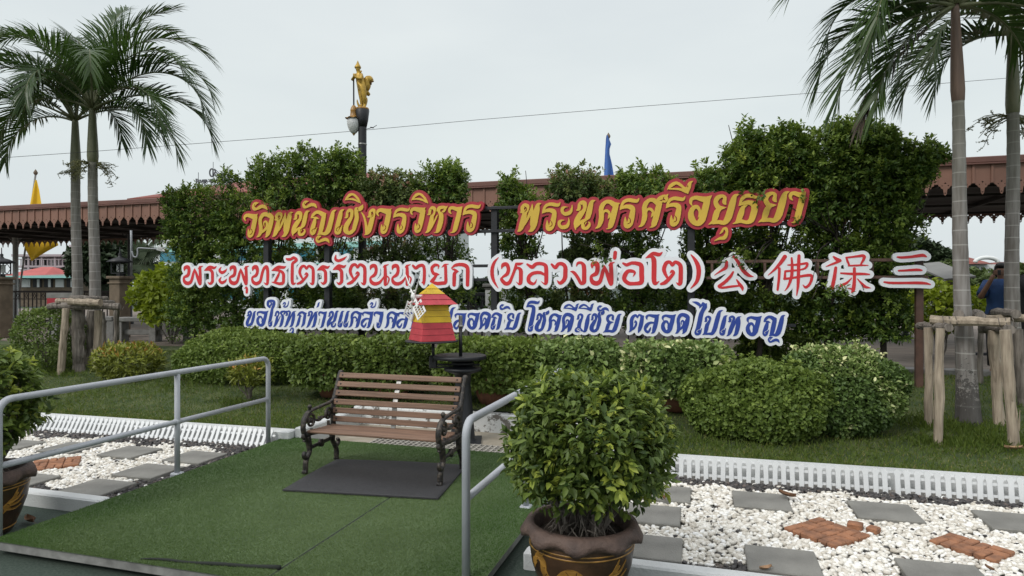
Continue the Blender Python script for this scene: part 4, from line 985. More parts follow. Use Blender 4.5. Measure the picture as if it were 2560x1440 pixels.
b = MB(); b.smooth = True; b.tube([hubc-axd*.14, hubc+axd*.03], .022, 12); b.tube([hubc-axd*.005, hubc+axd*.02], .045, 12)
b.build('axle', M['chipwhite'], wm)
upv = Vector((0,0,1)); sd_ = upv.cross(axd).normalized()
for ang in (40, 130, 220, 310):
    a = math.radians(ang); dv = upv*math.cos(a)+sd_*math.sin(a); tv = -upv*math.sin(a)+sd_*math.cos(a)
    wv = (tv*math.cos(math.radians(25))+axd*math.sin(math.radians(25))).normalized()
    nv = dv.cross(wv).normalized(); Rm = Matrix((wv, nv, dv)).transposed()
    b = MB()
    b.bbox(hubc+dv*.08, (.032,.016,.16), .003, R=Rm)
    sc_ = hubc+dv*.215; L_, W_ = .205, .125
    for k in (-1, 1): b.bbox(sc_+wv*k*W_/2, (.022,.010,L_), .002, R=Rm)
    for t in np.linspace(-1, 1, 6): b.bbox(sc_+dv*t*(L_-.02)/2, (W_,.008,.018 if abs(t) == 1 else .010), .002, R=Rm)
    for k in (-.33,.33): b.bbox(sc_+wv*k*W_/2, (.010,.007,L_), .002, R=Rm)
    b.build('sail', M['chipwhite'], wm)
    b = MB(); b.smooth = True; p = hubc+dv*.085+axd*.014; b.lathe([(.0,-.012),(.013,-.008),(.016,0),(.013,.008),(.0,.012)], p, 10); b.build('bolt', M['chipwhite'], wm)

# ---------------------------------------------------------------- paving slabs and brick diamonds in the pebbles
slabs = [(1600,1209,.42,'grey slab by the picket edging, just beyond the dragon pot bush'),(1829,1226,.42,'grey slab by the picket edging with a dry leaf on its corner'),(2116,1250,.44,'dark grey slab by the picket edging, behind the large brick diamond'),(2425,1274,.46,'dark grey slab by the picket edging, behind the small brick diamond'),
         (1570,1257,.40,'middle one of three grey slabs in a row beside the dragon pot'),(1556,1331,.40,'grey slab beside the dragon pot, close to the front kerb'),(1859,1361,.42,'large grey slab cut by the lower picture edge, in front of the large brick diamond'),(2234,1394,.44,'grey slab at the lower picture edge in front of the small brick diamond'),
         (242,1196,.44,'grey slab nearest the front kerb in the railed dry garden'),(366,1158,.44,'grey slab between the middle rail post and the white pebbles'),(479,1126,.44,'grey slab right behind the middle rail post'),(322,1114,.44,'grey slab by the leaning pickets, behind the handrail'),
         (177,1104,.44,'grey slab by the leaning pickets, near the bush in the dark pot'),(40,1098,.44,'grey slab half hidden behind the stems of the bush in the dark pot'),(60,1180,.44,'grey slab beside the rim of the dark glazed pot')]
SP = []
for px, py, w, lab in slabs:
    p = G(px, py, .075); c_ = p + kd*(w/2) - kn*.20; SP.append((c_, w/2+.012, .215))
    b = MB(); b.bbox((c_.x, c_.y, .055), (w, .40, .045), .006, KR+random.uniform(-.02,.02)); tag(b.build('paving_slab', M['slab'], at=(c_.x, c_.y, .03)), lab, 'paving slab', 'grey slabs set in the pebbles')
def brick_patch(px, py, n, m_, lab, loose=False):
    c_ = G(px, py, .07); b = MB(); an = math.radians(45)+KR; ux = Vector((math.cos(an), math.sin(an), 0)); uy = Vector((-math.sin(an), math.cos(an), 0))
    s = .062
    for i in range(n):
        for j in range(m_):
            hz = (i+j) % 2 == 0                  # basket weave: pairs of bricks turned by quarters
            for k in (-.5, .5):
                p = c_ + ux*((i-(n-1)/2)*s*2.12) + uy*((j-(m_-1)/2)*s*2.12) + (uy if hz else ux)*(k*s*1.06)
                if random.random() < (.0 if not loose else .04): continue
                b.bbox((p.x, p.y, .056+random.uniform(-.004,.004)), ((s*2.02, s*.98) if hz else (s*.98, s*2.02))+(.05,), .006, an+random.uniform(-.04,.04))
    if loose:
        p = c_+ux*s*4.3-uy*.6*s; b.bbox((p.x,p.y,.075),(s*1.3,s*1.6,.05),.008,an+.5); p = p+kd*.11; b.bbox((p.x,p.y-.02,.065),(s*1.3,s*1.2,.045),.008,an+.2)
    SP.append((c_, s*1.06*n+.01, s*1.06*m_+.01, an)); tag(b.build('brick_patch', M['brick'], at=tuple(c_)), lab, 'brick paving', 'orange brick diamonds')
brick_patch(2066, 1330, 3, 3, 'large orange brick diamond with two loose bricks at its corner', True)
brick_patch(2428, 1367, 2, 3, 'small orange brick diamond in the white pebbles near a bare slab')
brick_patch(140, 1158, 3, 3, 'orange brick diamond behind the bush in the dark glazed pot')

# pebbles
def pebble_mesh():
    import bmesh
    bm = bmesh.new(); bmesh.ops.create_icosphere(bm, subdivisions=1, radius=1); vs = np.array([v.co[:] for v in bm.verts]); fs = [[v.index for v in f.verts] for f in bm.faces]; bm.free(); return vs, np.array(fs)
PV, PF = pebble_mesh()
def pebbles(name, P, size, m, label, cat):
    n = len(P); k = len(PV)
    sc = np.column_stack([rng.uniform(.8,1.35,n), rng.uniform(.65,1.0,n), rng.uniform(.45,.7,n)])*size[:,None]
    V = PV[None]*(1+.18*rng.normal(size=(n,k,1))*.5)*sc[:,None,:]
    a = rng.uniform(0, 6.28, n); t = rng.normal(size=n)*.35
    ca, sa = np.cos(a)[:,None], np.sin(a)[:,None]; ct, s_ = np.cos(t)[:,None], np.sin(t)[:,None]
    x, y, z = V[...,0], V[...,1], V[...,2]; x, z = x*ct - z*s_, x*s_ + z*ct; x, y = x*ca - y*sa, x*sa + y*ca
    V = np.stack([x, y, z], -1) + P[:,None,:]
    me = bpy.data.meshes.new(name); me.vertices.add(n*k); me.vertices.foreach_set('co', V.reshape(-1).astype(np.float32))
    idx = (np.arange(n)[:,None,None]*k + PF[None]).reshape(-1); nf = n*len(PF)
    me.loops.add(nf*3); me.loops.foreach_set('vertex_index', idx.astype(np.int32)); me.polygons.add(nf); me.polygons.foreach_set('loop_start', np.arange(0, nf*3, 3, dtype=np.int32))
    at_ = me.attributes.new('tint', 'FLOAT', 'FACE'); at_.data.foreach_set('value', np.repeat(rng.random(n), len(PF)).astype(np.float32))
    me.update(calc_edges=True); me.polygons.foreach_set('use_smooth', np.ones(nf, bool))
    tag(link(name, me, m, at=(0,0,0)), label, cat, kind='stuff')
def peb_mat(name, a, c_, d):
    m = leaf_mat(name, a, c_, .6, 0.0, alt=d); return m
M['wpeb'] = peb_mat('white_pebble', (.50,.46,.39), (.78,.76,.70), (.82,.82,.80)); M['dpeb'] = peb_mat('dark_pebble', (.022,.021,.021), (.075,.07,.068), (.13,.10,.085))
Wp, Dp, Ws, Ds = [], [], [], []
for xa, xb, n in ((-9.2, XL-.02, 20000), (XR+.12, 4.4, 24000)):
    x = rng.uniform(xa, xb, n); y = rng.uniform(FK+.07, 6.22, n)
    yk = K0.y + (x-K0.x)*math.tan(KR) - .06
    ok = y < yk
    # dark rim along kerb, edging and deck; white in the middle with a wandering border
    e_ = np.minimum(y-(FK+.06), yk-y); e_ = np.minimum(e_, np.where(xa < -5, (xb-x), (x-xa)+.25))
    lim = (.24 if xa < -5 else .17)+.05*np.sin(x*5)+.04*np.sin(x*13+y*7)
    dark = (e_ < lim) ^ (rng.random(n) < .035)
    for c_, hw, hd, *an in SP:
        a_ = an[0] if an else KR; dx, dy = x-c_.x, y-c_.y; lx, ly = dx*math.cos(a_)+dy*math.sin(a_), dy*math.cos(a_)-dx*math.sin(a_)
        ok &= ~((np.abs(lx) < hw-.01) & (np.abs(ly) < hd-.01))
    z = .043+.014*rng.random(n)
    far = np.clip((y-4)/2.2, 0, 1)
    P = np.column_stack([x, y, z]); sz = rng.uniform(.015,.027,n)
    Wp.append(P[ok & ~dark]); Ws.append(sz[ok & ~dark]); Dp.append(P[ok & dark]); Ds.append(sz[ok & dark]*.92)
pebbles('white_pebbles', np.concatenate(Wp), np.concatenate(Ws), M['wpeb'], 'white rounded pebbles spread between the slabs', 'pebbles')
pebbles('dark_pebbles', np.concatenate(Dp), np.concatenate(Ds), M['dpeb'], 'dark grey pebbles along the edges of the white pebbles', 'pebbles')

# white plastic picket edging
def pickets(xa, xb, sp, lean, label):
    p0 = KP(xa, 0, .03); root = thing('picket_edging', p0, label, 'picket edging', 'white plastic picket edgings')
    b = MB(); n = int((xb-xa)/sp); hgt = .205; w = sp*.53
    prof = [(-w/2,0),(w/2,0),(w/2,.155),(w*.62,.168),(w*.70,.180),(w*.5,.197),(0,.21),(-w*.5,.197),(-w*.70,.180),(-w*.62,.168),(-w/2,.155)]
    cl, sl_ = math.cos(lean), math.sin(lean)
    for i in range(n+1):
        x0 = xa+sp*i; off = .004*math.sin(i*.7); tw = random.gauss(0, .02)
        b.prism([prof], lambda x, y, t, x0=x0, off=off, tw=tw: KP(x0+x+tw*y, off+t*cl+y*sl_, .028+y*cl-t*sl_), -.006, .006)
    b.build('pickets', M['plastic'], root)
    b = MB()
    for y0 in (.035, .128):
        b.prism([[(xa-.02,y0),(xb+.02,y0),(xb+.02,y0+.022),(xa-.02,y0+.022)]], lambda x, y, t: KP(x, t*cl+y*sl_+.004*math.sin((x-xa)/sp*.7), .028+y*cl-t*sl_), .0062, .013)
    b.build('cross_rails', M['plastic'], root)
pickets(-9.4, G(668,1122,.03).x, .066, .50, 'white plastic picket edging leaning back on the kerb behind the handrail')
pickets(-.62, 1.42, .072, .16, 'white plastic picket edging starting behind the dragon pot bush')
pickets(1.49, 4.6, .074, .16, 'white plastic picket edging beyond the large brick diamond, running out of the picture')
# ---------------------------------------------------------------- foliage
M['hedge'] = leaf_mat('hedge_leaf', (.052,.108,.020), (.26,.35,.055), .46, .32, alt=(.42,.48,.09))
M['hedgered'] = leaf_mat('hedge_leaf_reddish', (.055,.095,.025), (.22,.27,.07), .5, .28, alt=(.30,.17,.11))
M['clip'] = leaf_mat('clipped_bush_leaf', (.045,.092,.020), (.21,.28,.055), .48, .3, alt=(.34,.38,.09))
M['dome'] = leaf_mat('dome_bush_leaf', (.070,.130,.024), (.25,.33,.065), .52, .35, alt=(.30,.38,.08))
M['varie'] = leaf_mat('variegated_leaf', (0.054,0.108,0.025), (0.234,0.324,0.090), .45, .25, alt=(0.750,0.750,0.396))
M['lime'] = leaf_mat('lime_leaf', (.13,.19,.018), (.40,.48,.03), .48, .38, alt=(.55,.58,.04))
M['croton'] = leaf_mat('croton_leaf', (0.072,0.096,0.019), (0.272,0.304,0.040), .45, .25, alt=(0.576,0.256,0.080))
M['redtip'] = leaf_mat('red_tipped_leaf', (0.048,0.085,0.020), (0.187,0.255,0.051), .45, .25, alt=(0.442,0.119,0.076))
M['pot'] = leaf_mat('potted_bush_leaf', (.045,.085,.022), (.215,.29,.05), .48, .32, alt=(.38,.44,.07))
M['far'] = leaf_mat('far_tree_leaf', (.016,.030,.014), (.055,.085,.032), .6, .15)
M['farlight'] = leaf_mat('far_light_leaf', (.045,.075,.022), (.15,.20,.06), .55, .2)

def branches(bm, base, tips, r0, jit=.08, n=7):
    for t in tips:
        base = Vector(base); t = Vector(t); m = base.lerp(t, .5)+Vector((random.uniform(-jit,jit), random.uniform(-jit,jit), random.uniform(0,jit)))
        pts = cat_rom([base, base.lerp(m,.5)+Vector((random.uniform(-jit,jit)*.4,random.uniform(-jit,jit)*.4,0)), m, t], 4)
        bm.tube(pts, list(np.linspace(r0, r0*.25, len(pts))), n)

# tall clipped trees trained behind the sign: (px, py, half width px, half height px, Y, density)
def hedge_tree(px0, lobes, label, m, stem_px=None, k=11, tip=.11, Lf=.060, young=.22, red=False):
    c0 = PY(stem_px or px0, 800, 10.0); base = Vector((c0.x, c0.y, float(lawn_z(c0.x, c0.y))-.03))
    root = thing('hedge_tree', base, label, 'hedge tree', 'trained hedge trees behind the sign')
    parts = []; cent = []
    for i, (px, py, rx, ry, Y, n) in enumerate(lobes):
        n = int(n*(1.75 if Y > 9.6 else .9))
        c_ = PY(px, py, Y); s = depth(c_)/F; cent.append(c_)
        r = (rx*s, (.40 if rx > 40 else .3) if Y > 9.6 else .05, ry*s)
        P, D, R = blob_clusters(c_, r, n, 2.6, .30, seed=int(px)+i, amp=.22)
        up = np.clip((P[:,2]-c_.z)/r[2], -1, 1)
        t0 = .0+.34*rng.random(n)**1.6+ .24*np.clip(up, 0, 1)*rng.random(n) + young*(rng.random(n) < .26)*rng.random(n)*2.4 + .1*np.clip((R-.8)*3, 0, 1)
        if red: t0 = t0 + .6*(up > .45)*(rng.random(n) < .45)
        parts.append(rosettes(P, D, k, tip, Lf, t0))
        # shoots sticking out at the top
        ns = max(6, n//16) if Y > 9.6 else 2; a = rng.uniform(-1, 1, ns)
        Ps = np.array(c_)+np.column_stack([a*r[0]*.85, rng.uniform(-.7,.7,ns)*r[1], r[2]*(1-.35*a*a)*np.ones(ns)+rng.uniform(-.04,.05,ns)])
        Ds = unit(np.column_stack([a*.5+rng.normal(size=ns)*.25, rng.normal(size=ns)*.25, np.ones(ns)]))
        parts.append(rosettes(Ps, Ds, k+3, .17, Lf, .38+.3*rng.random(ns), .7))
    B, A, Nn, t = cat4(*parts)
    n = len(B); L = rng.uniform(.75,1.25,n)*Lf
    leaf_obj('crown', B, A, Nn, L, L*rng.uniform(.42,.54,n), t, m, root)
    b = MB(); b.smooth = True
    top = max(cent, key=lambda v: v.z)
    trunk = [base, base.lerp(top, .35)+Vector((random.uniform(-.05,.05),.0,0)), base.lerp(top, .7)+Vector((random.uniform(-.06,.06),0,0)), top]
    b.tube(cat_rom(trunk, 5), list(np.linspace(.045,.018,16)), 8)
    tips = [c_+Vector((random.uniform(-.35,.35), random.uniform(-.2,.2), random.uniform(-.1,.35))) for c_ in cent for _ in range(4)]
    branches(b, base.lerp(top, .3), tips[:len(tips)//2], .02); branches(b, base.lerp(top, .6), tips[len(tips)//2:], .016)
    b.build('trunk', M['darkbark'], root)
    return root
HY = 10.15
hedge_tree(490, [(488,566,76,82,HY,430),(500,690,72,62,HY,270),(445,510,30,26,HY,50),(490,778,66,56,HY,230)], 'outermost trained hedge tree on the hotel side, flat topped', M['hedge'])
hedge_tree(598, [(590,556,52,54,HY+.1,220),(600,640,62,72,HY,250),(600,760,64,62,HY,240),(572,466,22,26,HY+.1,40)], 'slim hedge tree with a thin shoot under the hotel roof letters', M['hedge'])
hedge_tree(705, [(705,470,74,62,HY,300),(690,545,70,55,HY,220),(715,668,72,44,HY,170),(720,775,80,52,HY,230),(660,440,30,24,HY,50),(690,500,30,18,9.28,9),(655,520,14,10,9.3,2)], 'hedge tree spilling leaves over the first yellow letters', M['hedge'])
hedge_tree(840, [(845,446,62,50,HY,260),(820,490,64,50,HY,170),(868,408,26,26,HY,60),(840,640,56,34,HY+.1,70),(845,765,70,58,HY,230),(765,408,26,30,HY,70)], 'tallest hedge tree beside the black lamp post', M['hedge'])
hedge_tree(980, [(960,490,66,44,HY,230),(1010,495,62,40,HY,190),(985,645,72,40,HY+.1,170),(960,770,80,56,HY,240)], 'hedge tree with reddish brown leaves on its clipped top', M['hedgered'], red=True)
hedge_tree(1110, [(1110,480,58,50,HY,230),(1132,445,24,20,HY,50),(1105,640,60,44,HY+.1,120),(1105,765,70,60,HY,180)], 'hedge tree with a pointed tip against the brown eave, behind the windmill', M['hedge'])
hedge_tree(1310, [(1290,520,38,40,HY,110),(1280,480,20,30,HY,50),(1330,535,44,36,HY,100),(1295,620,50,44,HY+.1,110),(1320,765,84,60,HY,230)], 'hedge tree with light green tip just beside the tallest black sign post', M['hedge'], stem_px=1350)
hedge_tree(1445, [(1440,480,62,44,HY,230),(1520,500,40,32,HY,80),(1480,620,58,56,HY,190),(1450,770,80,60,HY,230)], 'hedge tree with bare stems and a bronze top above the bracketed words', M['hedgered'], stem_px=1418, red=True)
hedge_tree(1600, [(1600,480,54,44,HY,190),(1650,500,48,36,HY,110),(1590,620,52,50,HY,150),(1600,770,84,60,HY,240),(1510,640,26,10,9.28,5)], 'hedge tree just before the gap of open sky between the letters', M['hedge'])
hedge_tree(1770, [(1775,470,58,36,HY,130),(1770,610,54,50,HY,180),(1770,690,70,50,HY,170),(1760,790,76,50,HY,190)], 'hedge tree around the black post below the last yellow letters', M['hedge'])
hedge_tree(1890, [(1885,432,72,60,HY,340),(1872,365,28,36,HY,90),(1960,405,62,56,HY,280),(1965,350,26,24,HY,60),(1890,510,70,50,HY,180),(1890,640,70,60,HY,260),(1890,780,80,66,HY,270),(1900,488,50,12,9.28,7),(1835,660,22,14,9.28,4)], 'tall hedge tree with light yellow green shoots over the last yellow letters', M['hedge'], young=.34)
hedge_tree(2060, [(2075,420,72,74,HY-.1,380),(2112,345,38,28,HY-.1,120),(2060,520,76,70,HY,320),(2060,650,80,60,HY,270),(2060,790,84,62,HY,270),(2018,545,14,30,9.28,5),(2085,742,40,10,9.28,9)], 'tall dark hedge tree behind the third Chinese character', M['hedge'])
hedge_tree(2210, [(2195,440,76,72,HY-.2,430),(2180,358,52,28,HY-.2,150),(2322,392,34,16,HY-.2,80),(2275,440,44,40,HY-.2,140),(2210,545,72,74,HY-.1,330),(2200,670,70,70,HY-.1,300),(2195,790,76,60,HY-.1,260)], 'tall dark hedge tree with a branch reaching towards the palm trunk', M['hedge'])
# some twigs come forward over the boards
# clipped bushes on the lawn
def bush(name, label, cat, px, pyb, rx_px, top, m, n, L, ry=.8, p=2.5, amp=.09, group=None, stems=5, zlow=.5, seed=1, depth_=.18, young=.25, ratio=.55, up=.35, tintf=None, lift=0):
    base = LN(px, pyb); 
    d0 = depth(base)
    rx = rx_px*d0/F; ry = rx*ry
    base = base + Vector((-ST*0, ry*.85, 0)); base.z = float(lawn_z(base.x, base.y)); d0 = depth(base)
    rx = rx_px*d0/F; ztop = H+(720-top)/F*d0
    hgt = ztop-base.z-lift; c_ = Vector((base.x, base.y, base.z+lift+hgt*zlow)); rz = ztop-c_.z
    root = thing(name, base, label, cat, group)
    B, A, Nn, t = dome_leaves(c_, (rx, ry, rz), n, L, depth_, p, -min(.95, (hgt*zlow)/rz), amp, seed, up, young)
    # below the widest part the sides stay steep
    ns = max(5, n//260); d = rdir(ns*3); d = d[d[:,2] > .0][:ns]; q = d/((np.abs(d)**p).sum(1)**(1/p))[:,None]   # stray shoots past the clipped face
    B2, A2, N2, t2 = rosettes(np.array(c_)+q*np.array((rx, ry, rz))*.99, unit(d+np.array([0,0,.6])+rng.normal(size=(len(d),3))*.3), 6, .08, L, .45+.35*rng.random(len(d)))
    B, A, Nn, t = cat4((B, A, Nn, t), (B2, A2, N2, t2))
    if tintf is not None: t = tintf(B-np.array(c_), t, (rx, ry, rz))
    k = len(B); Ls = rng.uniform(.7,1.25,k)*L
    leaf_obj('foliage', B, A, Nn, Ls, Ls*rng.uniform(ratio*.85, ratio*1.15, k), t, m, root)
    b = MB(); b.smooth = True
    tips = [c_+Vector((random.uniform(-.7,.7)*rx, random.uniform(-.7,.7)*ry, random.uniform(-.2,.6)*rz)) for _ in range(stems)]
    branches(b, base-Vector((0,0,.03)), tips, .02 if stems < 9 else .014); b.build('stem', M['bark'], root)
    return root
bush('clipped_bush','dark green clipped ball bush before the stone post','bush',65,916,78,770,M['clip'],5200,.052,.9,2.6,.06,seed=3,zlow=.46)
bush('dome_bush','broad bright green dome bush at the end of the clipped hedge','bush',560,962,185,828,M['dome'],20000,.043,.62,2.4,.11,seed=5,zlow=.35,ratio=.75,up=.5,young=.1)
bush('croton_bush','orange tipped bush below the propped palms','bush',272,962,82,862,M['croton'],2600,.085,.8,2.2,.12,seed=7,ratio=.3,stems=9,zlow=.52,young=.4,depth_=.35, tintf=lambda q,t,r: t+.35*(q[:,2] > .3*r[2])*rng.random(len(t)))
bush('croton_bush','small orange tipped bush with bare stems in front of the green dome','bush',600,1014,52,897,M['croton'],1000,.075,.85,2.1,.15,seed=8,ratio=.32,stems=10,zlow=.62,young=.4,depth_=.45,lift=.12, tintf=lambda q,t,r: t+.3*(q[:,2] > .2*r[2])*rng.random(len(t)))
bush('red_tipped_bush','small round bush with red young tips behind the potted bush','bush',1655,1032,74,912,M['redtip'],3200,.05,.85,2.4,.07,seed=9,ratio=.42,zlow=.5, tintf=lambda q,t,r: t+.55*(rng.random(len(t)) < .16))
bush('dome_bush','wide dark green dome bush in front of the blue lettered board end','bush',1900,1112,176,900,M['dome'],22000,.043,.72,2.0,.13,seed=11,zlow=.40,ratio=.78,up=.5,young=.12)
def vt(q, t, r):
    patch = np.sin(q[:,0]*7+1)*np.sin(q[:,2]*8+q[:,1]*5)+.9*q[:,2]/r[2]
    return np.where(patch > .25, t+.45*rng.random(len(t)), t*.55)
bush('variegated_bush','rounded cream and green variegated bush by the palm props','bush',2105,1106,156,864,M['varie'],20000,.044,.72,2.0,.10,seed=12,zlow=.45,ratio=.6,young=.2,tintf=vt)
bush('creeping_bush','low mid green bush between the variegated bush and the hedge trees','bush',1955,935,100,830,M['dome'],5200,.06,.55,2.2,.13,seed=13,zlow=.4,ratio=.7,young=.1)
bush('lime_shrub','lime green big leaved shrub with dark bare stems near the concrete benches','shrub',378,868,95,668,M['lime'],2900,.13,.8,2.3,.14,seed=15,ratio=.62,stems=9,zlow=.45,lift=.50,depth_=.5,up=.15)
bush('lime_shrub','lime green shrub in front of the last Chinese character','shrub',2368,905,86,704,M['lime'],1500,.11,.7,2.2,.2,seed=16,ratio=.6,stems=8,zlow=.5,lift=.42,depth_=.5,up=.15)

# clipped hedge of potted shrubs behind the bench
def potted_hedge(px, rx_px, top, bot, m, label, n, seed, varieg=0.0):
    c0 = G(px, 1026, .27); c0 = Vector((c0.x, 7.98, 0)); c0.x = PY(px, 900, 7.98).x; zb = float(lawn_z(c0.x, c0.y)); base = Vector((c0.x, c0.y, zb)); d0 = depth(base); s = d0/F
    root = thing('potted_shrub', base, label, 'potted shrub', 'shrubs of the clipped hedge')
    z1 = H+(720-top)*s; z0 = H+(720-bot)*s; c_ = Vector((c0.x, c0.y, (z0+z1)/2)); r = (rx_px*s, .46, (z1-z0)/2)
    B, A, Nn, t = dome_leaves(c_, r, n, .06, .22, 4.5, -.97, .05, seed, .3, .2)
    ns = 22; a_ = rng.uniform(-1,1,ns); P_ = np.array(c_)+np.column_stack([a_*r[0]*.95, rng.uniform(-.9,.5,ns)*r[1], np.full(ns, r[2]*.97)])
    B2, A2, N2, t2 = rosettes(P_, unit(np.array([0,0,1.])+rng.normal(size=(ns,3))*.5), 5, .06, .06, .40+.3*rng.random(ns))
    B, A, Nn, t = cat4((B, A, Nn, t), (B2, A2, N2, t2))
    if varieg: t = t+varieg*(rng.random(len(t)) < .45)*rng.random(len(t))*np.clip(.6+np.sin(B[:,0]*5)*np.sin(B[:,2]*9),0,1)
    k = len(B); L = rng.uniform(.7,1.3,k)*.062
    leaf_obj('foliage', B, A, Nn, L, L*rng.uniform(.55,.75,k), t, m, root)
    b = MB(); b.smooth = True
    R_ = .235; b.lathe([(.0,0),(.155,0),(.20,.10),(.232,.20),(.238,.27),(.25,.285),(.255,.30),(.24,.31),(.21,.305),(.20,.27),(.0,.265)], base, 32, fr=lambda a, i, r: (r*(1+.02*math.sin(9*a)*(i in (6,7))), 0))
    b.build('clay_pot', M['terracotta'], root)
    b = MB(); b.smooth = True; branches(b, base+Vector((0,0,.26)), [c_+Vector((random.uniform(-.35,.35),random.uniform(-.2,.2),random.uniform(-.1,.2))) for _ in range(8)], .016, .05); b.build('stem', M['bark'], root)
potted_hedge(832, 90, 846, 962, M['clip'], 'hedge shrub at the dome bush end of the clipped hedge', 6200, 21, .35)
potted_hedge(985, 82, 846, 965, M['clip'], 'hedge shrub right behind the bench back', 5600, 22, .2)
potted_hedge(1232, 140, 852, 970, M['dome'], 'hedge shrub in a visible clay pot beside the windmill pedestal', 8600, 23, .1)
potted_hedge(1450, 105, 856, 975, M['varie'], 'hedge shrub with some cream leaves behind the potted bush top', 7000, 24, .5)
potted_hedge(1690, 130, 862, 985, M['varie'], 'cream leaved hedge shrub at the end beside the dark dome bush', 8400, 25, .8)

# ---------------------------------------------------------------- potted bushes in glazed pots
def glazed_pot(root, c_, dragon, R0=.325, hgt=.47):
    b = MB(); b.smooth = True; s = R0/.325; k = hgt/.47
    def fr(a, i, r):
        w = math.cos(9*a+.6)
        if i in (7,8): return r*(1+.035*w), -.018*(1+w)*(1 if i == 7 else .6)
        return r, 0
    prof = [(.0,0),(.175,0),(.19,.015),(.235,.12),(.275,.24),(.288,.33),(.285,.385),(.325,.415),(.330,.432),(.305,.462),(.27,.468),(.262,.455),(.258,.40),(.25,.375)]
    body = [(r*s, z*k) for r, z in prof[:7]]; b.lathe(body, c_, 64); b.build('body', M['glaze'], root)
    b = MB(); b.smooth = True
    rim = [(r*s, z*k) for r, z in prof[6:]]; b.lathe(rim, c_, 96, fr=lambda a, i, r: fr(a, i+6, r)); b.build('rim', M['rim'], root)
    b = MB(); b.smooth = True
    for z in (.345,.365,.05): 
        r = float(np.interp(z, [p[1] for p in prof[:7]], [p[0] for p in prof[:7]]))*s+.0015
        b.lathe([(r,(z-.004)*k),(r+.003,z*k),(r,(z+.004)*k)], c_, 64)
    b.build('glaze_band', M['ochre'], root)
    b = MB(); b.smooth = True; b.lathe([(.0,.395*k),(.15*s,.40*k),(.259*s,.385*k)], c_, 32); b.build('soil', M['soil'], root)
    # dragon relief in ochre glaze
    def onpot(x, y, t):
        z = y; r = float(np.interp(z, [p[1]*k for p in prof[:7]], [p[0]*s for p in prof[:7]]))+t; a = dragon+x/(.28*s)
        return (c_.x+r*math.cos(a), c_.y+r*math.sin(a), c_.z+z)
    D = [[(-.30,.30,.012),(-.27,.325,.018),(-.235,.30,.022),(-.235,.25,.024),(-.20,.20,.028),(-.15,.205,.03),(-.10,.255,.032),(-.05,.265,.032),(.0,.22,.03),(.05,.185,.028),(.10,.20,.026),(.14,.24,.02),(.17,.27,.012),(.20,.30,.005)],
         [(-.30,.30,.012),(-.325,.285,.012),(-.335,.26,.004)],[(-.30,.28,.008),(-.32,.262,.008),(-.325,.245,.004)],[(-.27,.33,.008),(-.265,.355,.004)],[(-.25,.32,.008),(-.225,.352,.003)],
         [(-.17,.20,.014),(-.19,.15,.012),(-.215,.12,.006)],[(-.195,.14,.007),(-.17,.115,.004)],[(.03,.19,.014),(.01,.14,.012),(-.02,.11,.006)],[(.01,.14,.007),(.03,.11,.004)],
         [(.15,.25,.012),(.21,.27,.008),(.25,.32,.003)],[(.14,.23,.012),(.21,.23,.008),(.265,.265,.003)],[(.16,.26,.012),(.18,.30,.008),(.195,.335,.003)],[(.12,.205,.01),(.20,.19,.007),(.26,.205,.003)]]
    Dn = []
    body_ = cat_rom(D[0], 4)
    for i in range(10, len(body_)-8, 3):
        p, q = body_[i], body_[i+1]; dx, dy = q[0]-p[0], q[1]-p[1]; L_ = math.hypot(dx, dy); nx, ny = -dy/L_, dx/L_; w = p[2]*.72
        Dn.append([(p[0]+nx*w, p[1]+ny*w, .0022),(p[0]+dx/L_*.008, p[1]+dy/L_*.008, .0022),(p[0]-nx*w, p[1]-ny*w, .0022)])
    Dn.append([(-.283,.308,.004),(-.280,.309,.004)])
    P_ = [np.array([tuple(q) for q in cat_rom(st, 4)])*np.array([s,k,s]) for st in D]; N2 = [np.array([tuple(q) for q in st])*np.array([s,k,s]) for st in Dn]
    b = MB()
    for g in outline_groups(P_, N2, .0028): b.prism(g, onpot, .0035, -.002)
    b.build('dragon_relief', M['ochre'], root)
